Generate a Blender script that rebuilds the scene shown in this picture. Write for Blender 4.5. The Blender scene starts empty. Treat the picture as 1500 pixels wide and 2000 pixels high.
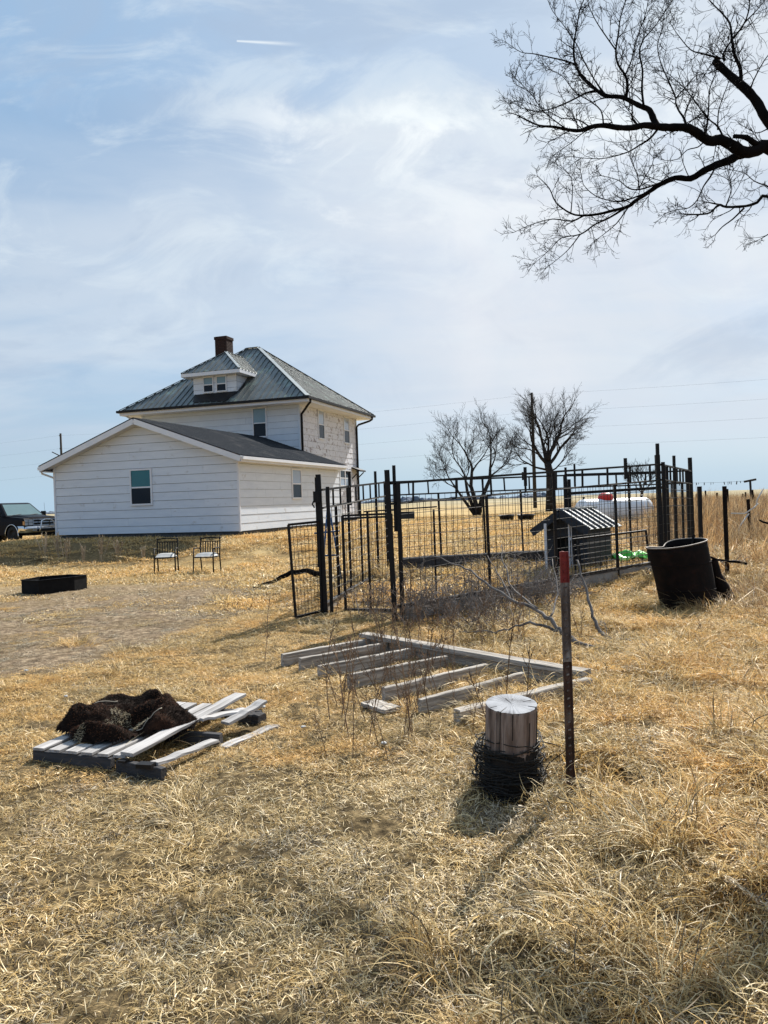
import bpy, bmesh, math, random
import numpy as np
from mathutils import Vector, Matrix

random.seed(7); rng = np.random.default_rng(11)
scene = bpy.context.scene
# ------------------------------------------------------------------ camera, sky, sun, exposure
ROLL, PITCH = math.radians(1.9), math.radians(-0.76)
cam_d = bpy.data.cameras.new('camera'); cam = bpy.data.objects.new('camera', cam_d)
scene.collection.objects.link(cam); scene.camera = cam
cam_d.sensor_fit = 'HORIZONTAL'; cam_d.sensor_width = 36; cam_d.lens = 36.0
cam_d.clip_start = .05; cam_d.clip_end = 8000
cam.location = (0, 0, 1.6)
cam.rotation_euler = (Matrix.Rotation(math.pi/2+PITCH, 3, 'X') @ Matrix.Rotation(-ROLL, 3, 'Z')).to_euler()
SUN_AZ, SUN_EL = math.radians(31), math.radians(42)      # azimuth clockwise from +Y
SKY_STRENGTH = .07
sundir = Vector((math.sin(SUN_AZ)*math.cos(SUN_EL), math.cos(SUN_AZ)*math.cos(SUN_EL), math.sin(SUN_EL)))
world = bpy.data.worlds.new('World'); scene.world = world; world.use_nodes = True
sun_d = bpy.data.lights.new('sun', 'SUN'); sun = bpy.data.objects.new('sun', sun_d)
scene.collection.objects.link(sun)
sun_d.energy = 5.0; sun_d.angle = math.radians(.55); sun_d.color = (1, .95, .87)
sun.rotation_euler = sundir.to_track_quat('Z', 'Y').to_euler(); sun.location = (20, 30, 40)
scene.view_settings.view_transform = 'Standard'; scene.view_settings.look = 'None'
scene.view_settings.exposure = 0.72; scene.view_settings.gamma = 1
scene.view_settings.use_curve_mapping = False
scene.render.engine = 'CYCLES'
scene.cycles.max_bounces = 6; scene.cycles.transparent_max_bounces = 8

def build_world():
    nt = world.node_tree; N = nt.nodes; L = nt.links; N.clear()
    def n(t, **k):
        a = N.new(t)
        for q, v in k.items(): setattr(a, q, v)
        return a
    def m(op, a, b=None, c=None, clamp=False):
        x = n('ShaderNodeMath', operation=op, use_clamp=clamp)
        for i, v in enumerate((a, b, c)):
            if v is None: continue
            if isinstance(v, (int, float)): x.inputs[i].default_value = v
            else: L.new(v, x.inputs[i])
        return x.outputs[0]
    def vm(op, a, b=None, sc=None):
        x = n('ShaderNodeVectorMath', operation=op)
        for i, v in enumerate((a, b)):
            if v is None: continue
            if isinstance(v, (tuple, list, Vector)): x.inputs[i].default_value = v
            else: L.new(v, x.inputs[i])
        if sc is not None: x.inputs[3].default_value = sc
        return x
    def sm(v, a, b):
        x = n('ShaderNodeMapRange', interpolation_type='SMOOTHSTEP'); L.new(v, x.inputs[0])
        x.inputs[1].default_value = a; x.inputs[2].default_value = b
        return x.outputs[0]
    def mix(f, a, b, blend='MIX'):
        x = n('ShaderNodeMix', data_type='RGBA', blend_type=blend); x.clamp_factor = True
        if isinstance(f, float): x.inputs[0].default_value = f
        else: L.new(f, x.inputs[0])
        for i, v in ((6, a), (7, b)):
            if isinstance(v, tuple): x.inputs[i].default_value = (*v, 1)
            else: L.new(v, x.inputs[i])
        return x.outputs[2]
    tc = n('ShaderNodeTexCoord'); d = vm('NORMALIZE', tc.outputs['Generated']).outputs[0]
    sep = n('ShaderNodeSeparateXYZ'); L.new(d, sep.inputs[0]); x, y, z = sep.outputs
    zz = m('MAXIMUM', z, 0.0)
    den = m('ADD', zz, .16)
    cmb = n('ShaderNodeCombineXYZ'); L.new(m('DIVIDE', x, den), cmb.inputs[0]); L.new(m('DIVIDE', y, den), cmb.inputs[1])
    p = cmb.outputs[0]
    def noise(vec, sc, det=6, rough=.55, dist=0., off=(0, 0, 0), scale=(1, 1, 1), rot=0.):
        mp = n('ShaderNodeMapping'); mp.inputs[1].default_value = off; mp.inputs[3].default_value = scale
        mp.inputs[2].default_value = (0, 0, rot); L.new(vec, mp.inputs[0])
        a = n('ShaderNodeTexNoise'); L.new(mp.outputs[0], a.inputs['Vector'])
        a.inputs['Scale'].default_value = sc; a.inputs['Detail'].default_value = det
        a.inputs['Roughness'].default_value = rough; a.inputs['Distortion'].default_value = dist
        return a.outputs[0]
    sky = n('ShaderNodeTexSky', sky_type='NISHITA', sun_disc=False, sun_elevation=SUN_EL, sun_rotation=SUN_AZ,
            altitude=400, air_density=1.0, dust_density=1.2, ozone_density=1.0)
    K = .67/SKY_STRENGTH
    C = lambda r, g, b: (r*K, g*K, b*K)
    # thin veil of high cloud, whiter towards the sun
    sd = vm('DOT_PRODUCT', d, tuple(sundir)).outputs[1]
    glow = sm(sd, .55, 1.0)
    veil = mix(sm(sd, .45, .98), C(.46, .56, .69), C(.69, .745, .81))
    n1 = noise(p, .55, 5, .5, .6, (3.1, 1.7, 0), (1, .8, 1), .5)
    n2 = noise(p, 1.6, 7, .55, .5, (.3, 7.7, 0), (.8, 1.5, 1), -.6)
    cover = m('ADD', m('MULTIPLY', n1, .75), m('MULTIPLY', n2, .25))
    cov = sm(cover, .36, .60)
    blue = mix(.5, sky.outputs[0], C(.25, .44, .66))
    cov2 = m('ADD', m('MULTIPLY', cov, .60), m('ADD', m('MULTIPLY', glow, .32), .18), clamp=True)
    hor = sm(z, .01, .10)                                     # the veil ends above the horizon
    base = mix(m('MULTIPLY', cov2, m('ADD', m('MULTIPLY', hor, .75), .25)), blue, veil)
    clr = m('SUBTRACT', 1.0, sm(sd, -.35, .42))          # away from the sun the veil thins to clear blue
    base = mix(m('MULTIPLY', clr, .85), base, C(.115, .205, .40))
    # low bluish-grey band over the plains
    lowmix = m('MULTIPLY', m('MULTIPLY', m('SUBTRACT', 1.0, sm(z, .008, .085)), .75), m('SUBTRACT', 1.0, m('MULTIPLY', clr, .6)))
    base = mix(lowmix, base, C(.42, .60, .76))
    # mid grey-white banks
    n3 = noise(p, .9, 7, .52, .35, (5.2, 2.3, 0), (.6, 1.3, 1), .35)
    bank = m('MULTIPLY', sm(n3, .43, .66), m('MULTIPLY', sm(z, .05, .15), .50))
    base = mix(m('MULTIPLY', bank, m('SUBTRACT', 1.0, clr)), base, C(.70, .755, .81))
    # combed wisps hanging below one lumpy bank, with clearer lavender-blue air above it
    yy = m('MAXIMUM', y, .05); gx = m('DIVIDE', x, yy); gz_ = m('DIVIDE', z, yy)
    g2 = n('ShaderNodeCombineXYZ'); L.new(gx, g2.inputs[0]); L.new(gz_, g2.inputs[1]); gp = g2.outputs[0]
    e1 = noise(gp, 5.5, 8, .6, .3, (.7, .2, 0)); e2 = noise(gp, 16, 6, .6, .4, (2, 5, 0))
    ht = m('ADD', gz_, m('ADD', m('MULTIPLY', m('SUBTRACT', e1, .5), .20), m('MULTIPLY', m('SUBTRACT', e2, .5), .05)))
    topedge = m('SUBTRACT', 1.0, sm(ht, .487, .535))
    lower = sm(ht, .27, .49)
    sides = m('MULTIPLY', sm(gx, -.27, -.02), m('SUBTRACT', 1.0, sm(gx, .22, .55)))
    st = noise(gp, 5.0, 9, .62, .7, (1.4, .6, 0), (1.0, 1.9, 1), -.55)
    wisp = m('MULTIPLY', m('MULTIPLY', topedge, lower), m('MULTIPLY', sides, m('ADD', .12, m('MULTIPLY', sm(st, .40, .58), .88))))
    clear = m('MULTIPLY', sm(ht, .50, .56), m('MULTIPLY', m('SUBTRACT', 1.0, sm(gx, .10, .6)), .60))
    base = mix(clear, base, C(.37, .52, .72))
    left = m('MULTIPLY', m('SUBTRACT', 1.0, sm(gx, -.52, -.12)), m('MULTIPLY', sm(gz_, .30, .62), .65))
    base = mix(left, base, C(.28, .46, .69))
    base = mix(m('MULTIPLY', wisp, .95), base, C(.90, .945, .96))
    tex = noise(gp, 4.5, 9, .62, .8, (8, 3, 0), (1.0, 2.2, 1), -.45)
    base = mix(m('MULTIPLY', m('MULTIPLY', sm(tex, .46, .66), sm(gz_, .10, .28)), .42), base, C(.74, .82, .87))
    tex2 = noise(gp, 3.0, 8, .6, .8, (2, 9, 0), (1.0, 2.4, 1), -.3)
    base = mix(m('MULTIPLY', m('MULTIPLY', sm(tex2, .50, .68), sm(gz_, .08, .2)), .40), base, C(.37, .47, .62))
    # warm milky patch lower right
    pk = m('MULTIPLY', sm(noise(gp, 2.2, 6, .55, .4, (4, 1, 0)), .36, .6), m('MULTIPLY', sm(gx, -.15, .3), m('SUBTRACT', sm(gz_, .03, .10), sm(gz_, .3, .5))))
    base = mix(m('MULTIPLY', pk, .6), base, C(.82, .81, .84))
    # contrail
    A = Vector((-0.14432, 0.84808, 0.50983)); B = Vector((-0.06398, 0.85847, 0.50886)); nn = A.cross(B).normalized(); t = (B-A).normalized()
    da = m('ABSOLUTE', vm('DOT_PRODUCT', d, tuple(nn)).outputs[1])
    al = vm('DOT_PRODUCT', d, tuple(t)).outputs[1]
    a0, a1 = A.dot(t), B.dot(t)
    along = m('MULTIPLY', sm(al, a0-.0005, a0+.001), m('SUBTRACT', 1.0, sm(al, a0+.02, a1)))
    wdt = m('ADD', .0006, m('MULTIPLY', m('SUBTRACT', al, a0), .012))
    core = m('SUBTRACT', 1.0, m('DIVIDE', da, m('MULTIPLY', wdt, 2.2)), clamp=True)
    base = mix(m('MULTIPLY', m('MULTIPLY', core, along), .75), base, C(.88, .93, .95))
    bg = n('ShaderNodeBackground'); L.new(base, bg.inputs[0]); bg.inputs[1].default_value = SKY_STRENGTH
    out = n('ShaderNodeOutputWorld'); L.new(bg.outputs[0], out.inputs[0])
build_world()

# ------------------------------------------------------------------ ground height
def _h(ix, iy, s):
    n = (ix.astype(np.int64)*374761393 + iy.astype(np.int64)*668265263 + s*1442695041) & 0xffffffff
    n = ((n ^ (n >> 13))*1274126177) & 0xffffffff
    n = n ^ (n >> 16)
    return (n & 0xffff)/65535.
def vnoise(x, y, s=0):
    x = np.asarray(x, float); y = np.asarray(y, float)
    ix = np.floor(x); iy = np.floor(y); fx = x-ix; fy = y-iy
    fx = fx*fx*(3-2*fx); fy = fy*fy*(3-2*fy)
    a = _h(ix, iy, s); b = _h(ix+1, iy, s); c = _h(ix, iy+1, s); d = _h(ix+1, iy+1, s)
    return (a*(1-fx)+b*fx)*(1-fy)+(c*(1-fx)+d*fx)*fy
def fbm(x, y, s=0, o=4):
    r = 0; a = .5
    for i in range(o):
        r = r+a*vnoise(x*2**i+17*i, y*2**i+9*i, s+i); a *= .5
    return r
def S(t):
    t = np.clip(t, 0, 1); return t*t*(3-2*t)
def base_h(x, y):
    a = .33*S((y-10)/4.5)*S((x+2.5)/2.5)
    top = .63*(1-.6*S((-12.6-x)/3)); lf = S(-x/3)
    return a+(top-a)*S((y-18-2.9*lf)/(8-3.8*lf))
def right_wild(x, y):                       # where the long grass starts, right of a line through the yard
    edge = .12*y-.45+.35*(fbm(x*.9, y*.9, 5)-.5)
    return S((x-edge)/1.0)
def gh(x, y):
    x = np.asarray(x, float); y = np.asarray(y, float)
    h = base_h(x, y)
    near = 1-S((np.hypot(x, y)-25)/20)
    w = right_wild(x, y)
    h = h-.06*np.exp(-((x-.85)**2+(y-4.05)**2)/.12)+near*((fbm(x*1.3, y*1.3, 1)-.47)*(.05+.10*w)+near*(fbm(x*2.3, y*2.3, 6, 3)-.44)*.24*w*(1-.6*S((y-5)/5))+(fbm(x*4, y*4, 2, 3)-.44)*(.055+.08*w))
    # tussock round the steel post, and two more to its right
    for cx, cy, r, a in ((1.12, 3.55, .32, .10), (1.75, 3.0, .4, .10), (2.4, 4.4, .5, .10), (.5, 2.9, .4, .06), (1.6, 4.5, .3, .08)):
        h = h+a*np.exp(-((x-cx)**2+(y-cy)**2)/(r*r))
    return h
def gz(x, y): return float(gh(x, y))

# ------------------------------------------------------------------ materials
def mat(name, cols, scale=6., rough=.8, bump=0., metallic=0., stretch=(1, 1, 1), coords='Object', det=6, spec=.3,
        patch=None, trans=0., rand=0., lo=.3, hi=.7, bscale=None, wave=None):
    """noise-driven colour between the given stops; patch = (colour, scale, threshold, softness, stretch)"""
    m = bpy.data.materials.new(name); m.use_nodes = True; nt = m.node_tree; N = nt.nodes; L = nt.links
    b = N['Principled BSDF']; out = N['Material Output']
    tc = N.new('ShaderNodeTexCoord'); mp = N.new('ShaderNodeMapping'); mp.inputs[3].default_value = stretch
    L.new(tc.outputs[coords] if coords != 'World' else N.new('ShaderNodeNewGeometry').outputs['Position'], mp.inputs[0])
    oi = N.new('ShaderNodeObjectInfo')
    ad = N.new('ShaderNodeVectorMath'); ad.operation = 'MULTIPLY_ADD'
    L.new(oi.outputs['Random'], ad.inputs[0]); ad.inputs[1].default_value = (37, 71, 13) if coords != 'World' else (0, 0, 0)
    L.new(mp.outputs[0], ad.inputs[2])
    no = N.new('ShaderNodeTexNoise'); no.inputs['Scale'].default_value = scale; no.inputs['Detail'].default_value = det
    no.inputs['Roughness'].default_value = .62
    L.new(ad.outputs[0], no.inputs['Vector'])
    cr = N.new('ShaderNodeValToRGB'); L.new(no.outputs[0], cr.inputs[0]); e = cr.color_ramp.elements
    for i, c in enumerate(cols):
        pos = lo+(hi-lo)*i/max(1, len(cols)-1)
        if i < 2: e[i].position = pos; e[i].color = (*c, 1)
        else:
            q = e.new(pos); q.color = (*c, 1)
    col = cr.outputs[0]
    if patch:
        for pc, ps, th, so, st in patch:
            mp2 = N.new('ShaderNodeMapping'); mp2.inputs[3].default_value = st
            L.new(ad.outputs[0], mp2.inputs[0])
            n2 = N.new('ShaderNodeTexNoise'); n2.inputs['Scale'].default_value = ps; n2.inputs['Detail'].default_value = 8
            n2.inputs['Roughness'].default_value = .65
            L.new(mp2.outputs[0], n2.inputs['Vector'])
            mr = N.new('ShaderNodeMapRange'); mr.inputs[1].default_value = th; mr.inputs[2].default_value = th+so
            L.new(n2.outputs[0], mr.inputs[0])
            mx = N.new('ShaderNodeMix'); mx.data_type = 'RGBA'; L.new(mr.outputs[0], mx.inputs[0])
            L.new(col, mx.inputs[6]); mx.inputs[7].default_value = (*pc, 1); col = mx.outputs[2]
    if rand:
        hs = N.new('ShaderNodeHueSaturation'); mr = N.new('ShaderNodeMapRange'); L.new(oi.outputs['Random'], mr.inputs[0])
        mr.inputs[3].default_value = 1-rand; mr.inputs[4].default_value = 1+rand
        L.new(mr.outputs[0], hs.inputs['Value']); L.new(col, hs.inputs['Color']); col = hs.outputs[0]
    L.new(col, b.inputs['Base Color'])
    b.inputs['Roughness'].default_value = rough; b.inputs['Metallic'].default_value = metallic
    b.inputs['Specular IOR Level'].default_value = spec
    if bump:
        bn = N.new('ShaderNodeBump'); bn.inputs['Strength'].default_value = min(1, bump); bn.inputs['Distance'].default_value = .01*max(1, bump)
        if bscale:
            n3 = N.new('ShaderNodeTexNoise'); n3.inputs['Scale'].default_value = bscale; n3.inputs['Detail'].default_value = 5
            L.new(ad.outputs[0], n3.inputs['Vector']); L.new(n3.outputs[0], bn.inputs['Height'])
        else: L.new(no.outputs[0], bn.inputs['Height'])
        L.new(bn.outputs[0], b.inputs['Normal'])
    return m

def blade_mat(name, ramp, trans=.35, wscale=.8, wstops=None, warm=(1, 1, 1), cool=(.8, .85, .9)):
    """dry grass: per-blade tint (attribute) shifted by patches in world space; some light passes through"""
    m = bpy.data.materials.new(name); m.use_nodes = True; nt = m.node_tree; N = nt.nodes; L = nt.links; N.clear()
    at = N.new('ShaderNodeAttribute'); at.attribute_name = 'tint'
    cr = N.new('ShaderNodeValToRGB'); L.new(at.outputs['Fac'], cr.inputs[0]); e = cr.color_ramp.elements
    for i, (pos, c) in enumerate(ramp):
        q = e[i] if i < 2 else e.new(pos)
        q.position = pos; q.color = (*c, 1)
    ge = N.new('ShaderNodeNewGeometry')
    no = N.new('ShaderNodeTexNoise'); no.inputs['Scale'].default_value = wscale; no.inputs['Detail'].default_value = 5
    L.new(ge.outputs['Position'], no.inputs['Vector'])
    w = N.new('ShaderNodeValToRGB'); L.new(no.outputs[0], w.inputs[0])
    w.color_ramp.elements[0].position = .36; w.color_ramp.elements[0].color = (*cool, 1)
    w.color_ramp.elements[1].position = .62; w.color_ramp.elements[1].color = (*warm, 1)
    mx = N.new('ShaderNodeMix'); mx.data_type = 'RGBA'; mx.blend_type = 'MULTIPLY'; mx.inputs[0].default_value = 1
    L.new(cr.outputs[0], mx.inputs[6]); L.new(w.outputs[0], mx.inputs[7])
    di = N.new('ShaderNodeBsdfDiffuse'); tr = N.new('ShaderNodeBsdfTranslucent'); gl = N.new('ShaderNodeBsdfGlossy')
    gl.inputs['Roughness'].default_value = .45
    L.new(mx.outputs[2], di.inputs[0]); L.new(mx.outputs[2], tr.inputs[0]); gl.inputs[0].default_value = (.9, .85, .75, 1)
    ms = N.new('ShaderNodeMixShader'); ms.inputs[0].default_value = trans
    L.new(di.outputs[0], ms.inputs[1]); L.new(tr.outputs[0], ms.inputs[2])
    m2 = N.new('ShaderNodeMixShader'); m2.inputs[0].default_value = .06
    L.new(ms.outputs[0], m2.inputs[1]); L.new(gl.outputs[0], m2.inputs[2])
    o = N.new('ShaderNodeOutputMaterial'); L.new(m2.outputs[0], o.inputs[0])
    return m

M = {}
M['siding'] = mat('white painted siding', [(.55, .605, .68), (.64, .69, .755)], 1.2, .55, .15, stretch=(1, 1, 6),
                  patch=[((.42, .42, .42), 2.2, .60, .14, (1, 1, .25))])
M['siding_peel'] = mat('peeling white paint', [(.57, .59, .65), (.66, .68, .73)], 1.5, .7, .3,
                       patch=[((.30, .28, .29), 2.6, .58, .02, (1, 1, 1.2)), ((.34, .32, .33), 9., .585, .03, (1, 1, .5))])
M['siding_streak'] = mat('weathered white siding', [(.53, .59, .66), (.62, .68, .74)], 1.2, .6, .2,
                         patch=[((.30, .33, .36), 5., .70, .05, (1, 1, .15))])
M['wall_back'] = mat('sheathing behind siding', [(.04, .045, .05), (.08, .085, .09)], 3)
M['trim'] = mat('white trim', [(.60, .63, .68), (.68, .70, .74)], 2, .5, .05, patch=[((.4, .38, .36), 4., .68, .08, (1, 1, 1))])
M['soffit'] = mat('soffit', [(.52, .52, .53), (.60, .60, .60)], 2, .6)
M['gutter'] = mat('dark gutter', [(.005, .005, .006), (.012, .010, .011)], 4, .5, spec=.2)
M['foundation'] = mat('dark foundation', [(.05, .055, .06), (.10, .10, .10)], 5, .9, .5)
M['roof_metal'] = mat('grey ribbed metal roof', [(.085, .10, .102), (.165, .18, .178)], 1.1, .42, .1, .4,
                      patch=[((.20, .27, .24), 1.4, .56, .12, (1, 1, 1)), ((.10, .09, .08), 7., .62, .05, (.3, 1, 1))], spec=.5, rand=.1)
M['roof_rib'] = mat('metal rib', [(.11, .12, .12), (.2, .21, .21)], 2, .4, 0, .5)
M['flash'] = mat('light flashing', [(.26, .29, .30), (.36, .39, .39)], 2, .4, 0, .4)
M['shingle'] = mat('asphalt shingles', [(.008, .009, .011), (.024, .027, .032), (.07, .075, .082)], 45, 1., .9, spec=.0, lo=.32, hi=.68,
                   patch=[((.06, .06, .062), 1.5, .55, .15, (1, 1, 1))])
M['brick'] = mat('dark red brick', [(.018, .010, .009), (.045, .022, .018)], 20, .9, .5, rand=.35)
M['mortar'] = mat('sooty mortar', [(.02, .018, .016), (.035, .03, .028)], 30, .95, .5)
def glass(name, c, rough=.06, spec=.6):
    return mat(name, [c, tuple(k*1.15 for k in c)], 2, rough, spec=spec)
M['glass_dark'] = glass('dark window glass', (.006, .008, .013), .05, .22)
M['glass_teal'] = glass('window glass over teal blind', (.018, .12, .14), .12, .5)
M['glass_sky'] = glass('window glass with painted sky reflection', (.30, .36, .46), .1, .7)  # reflected sky is painted into the pane's base colour
M['glass_curtain'] = glass('window glass over curtain', (.16, .25, .30), .1, .6)
M['black'] = mat('black painted steel', [(.004, .004, .005), (.010, .009, .009)], 15, .5, .2, spec=.25, patch=[((.03, .016, .010), 8., .64, .05, (1, 1, 1))])
M['wire'] = mat('dark wire', [(.012, .011, .010), (.03, .026, .022)], 30, .6, 0, .1)
M['rail_worn'] = mat('worn dark rail', [(.02, .02, .022), (.06, .055, .055)], 9, .45, .2, .3, patch=[((.22, .20, .18), 6., .60, .05, (1, 1, 1))])
M['wood_grey'] = mat('weathered grey timber', [(.12, .105, .09), (.31, .28, .245), (.52, .48, .43)], 5, .9, 1., stretch=(.5, 9, 9), lo=.3, hi=.68,
                     patch=[((.12, .10, .09), 3., .60, .05, (.25, 7, 7))], rand=.12)
M['wood_pale'] = mat('sun-bleached plank', [(.20, .19, .18), (.36, .345, .335), (.50, .48, .465)], 4, .85, .8, stretch=(.5, 10, 10),
                     patch=[((.2, .18, .17), 3., .62, .05, (.25, 7, 7))], rand=.12)
M['wood_dark'] = mat('dark-toned timber', [(.03, .03, .032), (.075, .072, .075)], 5, .9, 1., stretch=(.5, 8, 8), rand=.2)  # dark tone shared by stringers, sleepers and pegs
M['curb'] = mat('grey sill', [(.18, .17, .16), (.36, .34, .31)], 6, .95, .8, patch=[((.10, .09, .08), 3., .58, .08, (1, 1, 1))])
M['rust'] = mat('dark rusted steel', [(.004, .003, .003), (.008, .005, .004), (.018, .009, .007)], 7, .85, .6, .0, spec=.15, lo=.35, hi=.7)
M['rim'] = mat('worn steel rim', [(.08, .07, .065), (.2, .18, .16)], 8, .6, .3, .5)
M['pole'] = mat('creosoted pole', [(.02, .018, .016), (.045, .038, .032)], 8, .9, .4)
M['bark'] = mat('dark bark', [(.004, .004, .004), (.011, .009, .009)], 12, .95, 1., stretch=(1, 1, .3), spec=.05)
M['bark_far'] = mat('bark of far tree', [(.012, .010, .009), (.03, .026, .023)], 4, .95)
M['deadwood'] = mat('grey dead branch', [(.07, .06, .055), (.22, .20, .185)], 9, .9, .6, patch=[((.05, .045, .04), 4., .6, .05, (1, 1, 1))])
M['deadtwig'] = mat('grey twigs', [(.10, .085, .075), (.30, .26, .23)], 3, .9, rand=.3)
M['weed'] = mat('dry weed stem', [(.09, .055, .035), (.27, .18, .11)], 6, .9, rand=.3)
M['weed_pale'] = mat('pale dry weed', [(.26, .21, .15), (.46, .39, .29)], 6, .9, rand=.2)
# ------------------------------------------------------------------ helpers
C = scene.collection
def link(o, parent=None):
    C.objects.link(o)
    if parent is not None: o.parent = parent
    return o
def tag(o, label=None, cat=None, group=None, kind=None):
    if label: o['label'] = label
    if cat: o['category'] = cat
    if group: o['group'] = group
    if kind: o['kind'] = kind
    return o
def thing(name, label, cat, loc=(0, 0, 0), rz=0., group=None):
    o = bpy.data.objects.new(name, None); o.empty_display_size = .2
    o.location = loc; o.rotation_euler = (0, 0, rz); C.objects.link(o)
    return tag(o, label, cat, group)
class MB:
    def __init__(s): s.v = []; s.f = []; s.mi = []
    def add(s, vs, fs, mi=0):
        b = len(s.v); s.v += [tuple(map(float, v)) for v in vs]; s.f += [tuple(b+i for i in f) for f in fs]; s.mi += [mi]*len(fs)
    def box(s, c, d, rz=0., tilt=None, mi=0):
        x, y, z = d[0]/2, d[1]/2, d[2]/2
        R = Matrix.Rotation(rz, 3, 'Z')
        if tilt is not None: R = R @ tilt
        vs = [Vector(c)+R @ Vector((i*x, j*y, k*z)) for i in (-1, 1) for j in (-1, 1) for k in (-1, 1)]
        s.add(vs, [(0, 1, 3, 2), (4, 6, 7, 5), (0, 4, 5, 1), (2, 3, 7, 6), (0, 2, 6, 4), (1, 5, 7, 3)], mi)
    def beam(s, p, q, w, h, up=(0, 0, 1), mi=0):
        """rectangular bar from p to q, w across, h along up"""
        p = Vector(p); q = Vector(q); x = (q-p).normalized(); y = Vector(up).cross(x)
        if y.length < 1e-4: y = Vector((1, 0, 0)).cross(x)
        y.normalize(); z = x.cross(y)
        vs = [b+y*(i*w/2)+z*(k*h/2) for b in (p, q) for i, k in ((-1, -1), (1, -1), (1, 1), (-1, 1))]
        s.add(vs, [(0, 3, 2, 1), (4, 5, 6, 7), (0, 1, 5, 4), (1, 2, 6, 5), (2, 3, 7, 6), (3, 0, 4, 7)], mi)
    def tube(s, pts, radii, n=6, cap=True, mi=0):
        pts = [Vector(p) for p in pts]
        if isinstance(radii, (int, float)): radii = [radii]*len(pts)
        ring = []; prev = None; vs = []; fs = []
        for i, p in enumerate(pts):
            t = (pts[min(i+1, len(pts)-1)]-pts[max(i-1, 0)])
            if t.length < 1e-9: t = Vector((0, 0, 1))
            t.normalize()
            if prev is None:
                a = t.cross(Vector((0, 0, 1)))
                if a.length < .05: a = t.cross(Vector((1, 0, 0)))
            else: a = prev-t*prev.dot(t)
            a.normalize(); prev = a; b = t.cross(a)
            for k in range(n):
                an = 2*math.pi*k/n; vs.append(p+(a*math.cos(an)+b*math.sin(an))*radii[i])
        for i in range(len(pts)-1):
            for k in range(n):
                k2 = (k+1) % n; fs.append((i*n+k, i*n+k2, (i+1)*n+k2, (i+1)*n+k))
        if cap:
            fs.append(tuple(range(n))[::-1]); fs.append(tuple((len(pts)-1)*n+k for k in range(n)))
        s.add(vs, fs, mi)
    def prism(s, front, back, mi=0):
        n = len(front); s.add(list(front)+list(back), [tuple(range(n)), tuple(range(2*n-1, n-1, -1))]+[(i, i+n, (i+1) % n+n, (i+1) % n) for i in range(n)], mi)
    def lathe(s, prof, n=24, axis='Z', c=(0, 0, 0), closed=False, mi=0):
        vs = []; fs = []; m = len(prof)
        for i in range(n):
            a = 2*math.pi*i/n
            for r, z in prof:
                x, y = r*math.cos(a), r*math.sin(a)
                v = (x, y, z) if axis == 'Z' else ((x, z, y) if axis == 'Y' else (z, x, y))
                vs.append((v[0]+c[0], v[1]+c[1], v[2]+c[2]))
        for i in range(n):
            j = (i+1) % n
            for k in range(m-1 if not closed else m):
                k2 = (k+1) % m; fs.append((i*m+k, j*m+k, j*m+k2, i*m+k2))
        s.add(vs, fs, mi)
    def mesh(s, name, mats, smooth=False):
        me = bpy.data.meshes.new(name); me.from_pydata(s.v, [], s.f)
        for m in (mats if isinstance(mats, (list, tuple)) else [mats]): me.materials.append(m)
        if any(s.mi): me.polygons.foreach_set('material_index', s.mi)
        if smooth: me.polygons.foreach_set('use_smooth', [True]*len(me.polygons))
        me.validate(); me.update(); return me
    def build(s, name, mats, parent=None, smooth=False, fix=True, loc=None):
        me = s.mesh(name, mats, smooth)
        if fix and len(s.f) < 60000:
            bm = bmesh.new(); bm.from_mesh(me); bmesh.ops.recalc_face_normals(bm, faces=bm.faces); bm.to_mesh(me); bm.free()
        o = bpy.data.objects.new(name, me)
        if loc is not None: o.location = loc
        return link(o, parent)
def plank(name, parent, m, p, q, w, h, up=(0, 0, 1), wobble=.004, ends=0., seg=8, label=None):
    """a sawn board of its own: length along local X so that the grain runs along it"""
    p = Vector(p); q = Vector(q); x = (q-p).normalized(); y = Vector(up).cross(x)
    y.normalize(); z = x.cross(y); Lh = (q-p).length
    ch = min(w, h)*.10
    sec = [(-w/2+ch, -h/2), (w/2-ch, -h/2), (w/2, -h/2+ch), (w/2, h/2-ch), (w/2-ch, h/2), (-w/2+ch, h/2), (-w/2, h/2-ch), (-w/2, -h/2+ch)]
    vs = []; fs = []; r = random.Random(hash((round(p.x, 3), round(p.y, 3), name)) & 0xffff)
    for i in range(seg+1):
        t = i/seg; oy = r.uniform(-1, 1)*wobble; oz = r.uniform(-1, 1)*wobble
        for a, b in sec:
            e = (r.uniform(-1, 1)*ends if i in (0, seg) else 0)
            vs.append((t*Lh+e, a+oy+r.uniform(-.3, .3)*wobble, b+oz+r.uniform(-.3, .3)*wobble))
    for i in range(seg):
        for k in range(8): fs.append((i*8+k, i*8+(k+1) % 8, (i+1)*8+(k+1) % 8, (i+1)*8+k))
    fs.append(tuple(range(8))[::-1]); fs.append(tuple(seg*8+k for k in range(8)))
    mb = MB(); mb.add(vs, fs); o = mb.build(name, m, parent)
    o.matrix_local = Matrix(((x.x, y.x, z.x, p.x), (x.y, y.y, z.y, p.y), (x.z, y.z, z.z, p.z), (0, 0, 0, 1)))
    if label: o['label'] = label
    return o
def copy_tree(o, parent=None):
    c = o.copy(); C.objects.link(c); c.parent = parent
    for ch in list(o.children): copy_tree(ch, c)
    return c
def clip(poly, ax, v, keep):                    # 2-D half-plane clip: keep = +1 keeps coord >= v
    out = []
    for i in range(len(poly)):
        a, b = poly[i], poly[(i+1) % len(poly)]; da = (a[ax]-v)*keep; db = (b[ax]-v)*keep
        if da >= 0: out.append(a)
        if (da > 0 and db < 0) or (da < 0 and db > 0):
            t = da/(da-db); out.append((a[0]+(b[0]-a[0])*t, a[1]+(b[1]-a[1])*t))
    return out
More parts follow.
